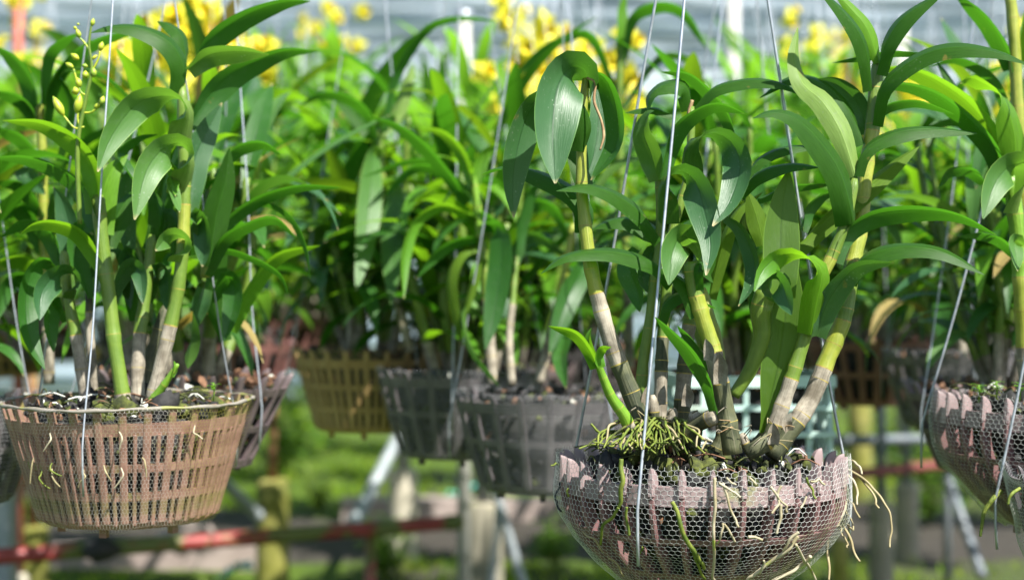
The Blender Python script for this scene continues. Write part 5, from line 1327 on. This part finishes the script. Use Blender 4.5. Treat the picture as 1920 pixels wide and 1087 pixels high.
# plant behind it at the left edge
h = Plant(40, 735, 2.0, 'orchid_plant', 'orchid with a yellow stem at the left edge behind the budding spray')
h.cane([(92, 720), (88, 560), (82, 420), (80, 300), (74, 195)], 22, 16, [(.3, 'old'), (1, 'yellow')], step=80)
for q, w, r_2, mt in [([(73, 215), (56, 150), (22, 105), (-15, 84)], 36, [70, 75], 'leaf'), ([(75, 200), (85, 110), (118, 74), (152, 60)], 30, [80, 70], 'leaf'), ([(70, 222), (37, 183), (-10, 170)], 32, [75], 'leaf'),
                      ([(80, 300), (37, 255), (-12, 236)], 34, [80], 'leaf'), ([(80, 230), (95, 160), (140, 100), (200, 70), (260, 60)], 32, [80, 70, 60], 'leaf'), ([(84, 330), (70, 300), (50, 320), (85, 365)], 44, [60, 10], 'blue'), ([(84, 400), (40, 345), (-10, 340)], 36, [85], 'leaf'),
                      ([(86, 420), (110, 370), (125, 380), (112, 420)], 40, [50, 10], 'blue'), ([(86, 500), (40, 485), (-10, 490)], 38, [60], 'lime'), ([(86, 470), (50, 400), (20, 390), (-10, 420)], 40, [70, 40], 'leaf'), ([(90, 560), (40, 520), (10, 540), (-5, 600)], 36, [70, 40], 'leaf'),
                      ([(105, 300), (130, 200), (108, 140), (150, 126), (205, 145), (262, 205)], 26, [90, 80], 'leaf')]:
    h.leaf(q, w, r_2, mt, (0, -.05))

# ------------------------------------------------------------------ the orchid at the right edge
e = Plant(1955, 735, 1.72, 'orchid_plant', 'orchid with a bright yellow green shoot cut by the right edge')
e.cane([(1930, 760), (1918, 580), (1912, 470), (1904, 400), (1894, 325)], 34, 30, [(.25, 'old'), (.55, 'yellow'), (1, 'clime')], (-.02, -.02), step=90)
e.leaf([(1892, 370), (1870, 290), (1820, 225), (1760, 178), (1690, 158), (1616, 169)], 40, [60, 65, 70, 80], 'leaf', (-.02, -.08), b0=.8)
e.leaf([(1892, 340), (1872, 270), (1822, 198), (1752, 148), (1690, 128), (1637, 131)], 48, [45, 50, 58, 70], 'lime', (-.01, -.05), b0=.8)
e.leaf([(1894, 370), (1904, 290), (1898, 230), (1878, 178), (1842, 155), (1818, 146), (1800, 156)], 50, [150, 140, 120, 70, 30], 'lime', (-.02, -.10), b0=.8)
e.leaf([(1908, 400), (1925, 320), (1900, 308), (1868, 340), (1843, 410)], 60, [90, 50, 20, 10], 'pale', (-.04, -.12), b0=.8, side=-1)
e.leaf([(1850, 340), (1815, 317), (1778, 322), (1760, 352)], 28, [70, 75], 'leaf', (.03, .0))
e.leaf([(1912, 480), (1872, 447), (1836, 438), (1798, 443)], 26, [60, 75], 'leaf', (-.03, -.07))
e.leaf([(1920, 460), (1902, 452), (1905, 480), (1908, 508)], 30, [60, 15], 'pale', (-.04, -.09))
e.leaf([(1900, 330), (1840, 240), (1790, 160), (1755, 112)], 40, [90], 'leaf', (.04, .06))
e.leaf([(1910, 330), (1935, 230), (1960, 200)], 40, [90], 'leaf', (.0, .0))
e.cane([(1945, 740), (1930, 500), (1914, 300), (1905, 150), (1900, 48), (1892, -20)], 28, 22, [(.2, 'old'), (1, 'yellow')], (.05, .05), step=85)
e.leaf([(1902, 130), (1886, 90), (1852, 37), (1790, -14)], 40, [80], 'leaf', (.05, .03))
e.leaf([(1905, 120), (1918, 50), (1930, 0)], 34, [110], 'lime', (.05, .05))
e.leaf([(1910, 250), (1870, 150), (1800, 110), (1740, 125)], 30, [85], 'leaf', (.07, .08))
e.leaf([(1908, 330), (1860, 260), (1790, 225), (1720, 250)], 30, [85], 'leaf', (.07, .1))
e.tube('aerial_root', [(1878, 920, -.10), (1862, 935, -.11), (1845, 960, -.11), (1838, 1005, -.11)], [8, 9, 7, 5], 'root_g')
e.tube('aerial_root', [(1912, 915, -.18), (1898, 925, -.19), (1890, 945, -.19)], [6, 6, 5], 'root_g')
def seedling(x, y, Y, seed, label):
    r = random.Random(seed); b = P(x, y, Y); o = empty('weed_seedling', b, label, 'weed')
    k = Y / F; ms = MB(); ms.add(*tube_geo([(0, 0, -.006), (.001, 0, 12 * k), (0, 0, 24 * k)], .0008, 5)); link('stem', ms.mesh('stem', [M['clime']]), o)
    me_ = None
    for j in range(7):
        az = j * 2.4 + r.random(); L = r.uniform(14, 24) * k
        z0 = (8 + 2.3 * j) * k
        Cl = np.array([(math.cos(az) * t * L, math.sin(az) * t * L, z0 + (t * .6 - t * t * .5) * L) for t in np.linspace(0, 1, 6)])
        T, A, N = frames(Cl, np.tile((0, 0, 1.0), (6, 1))); mb = MB(); mb.add(*leaf_geo(Cl, A, N, L * .55, .35, .3, .15, 4, j)); link('leaf', mb.mesh('leaf', [M['lime']]), o)
seedling(1868, 738, 1.68, 1, 'small lacy weed seedling in the second bowl, left of the other seedling')
seedling(1912, 742, 1.66, 2, 'brighter small weed seedling in the second bowl at the right edge')
seedling(1835, 745, 1.70, 3, 'lowest weed seedling near the rim of the second bowl')
seedling(400, 742, 1.66, 4, 'thin green weed at the right rim of the pink basket')
bpy.context.view_layer.update()
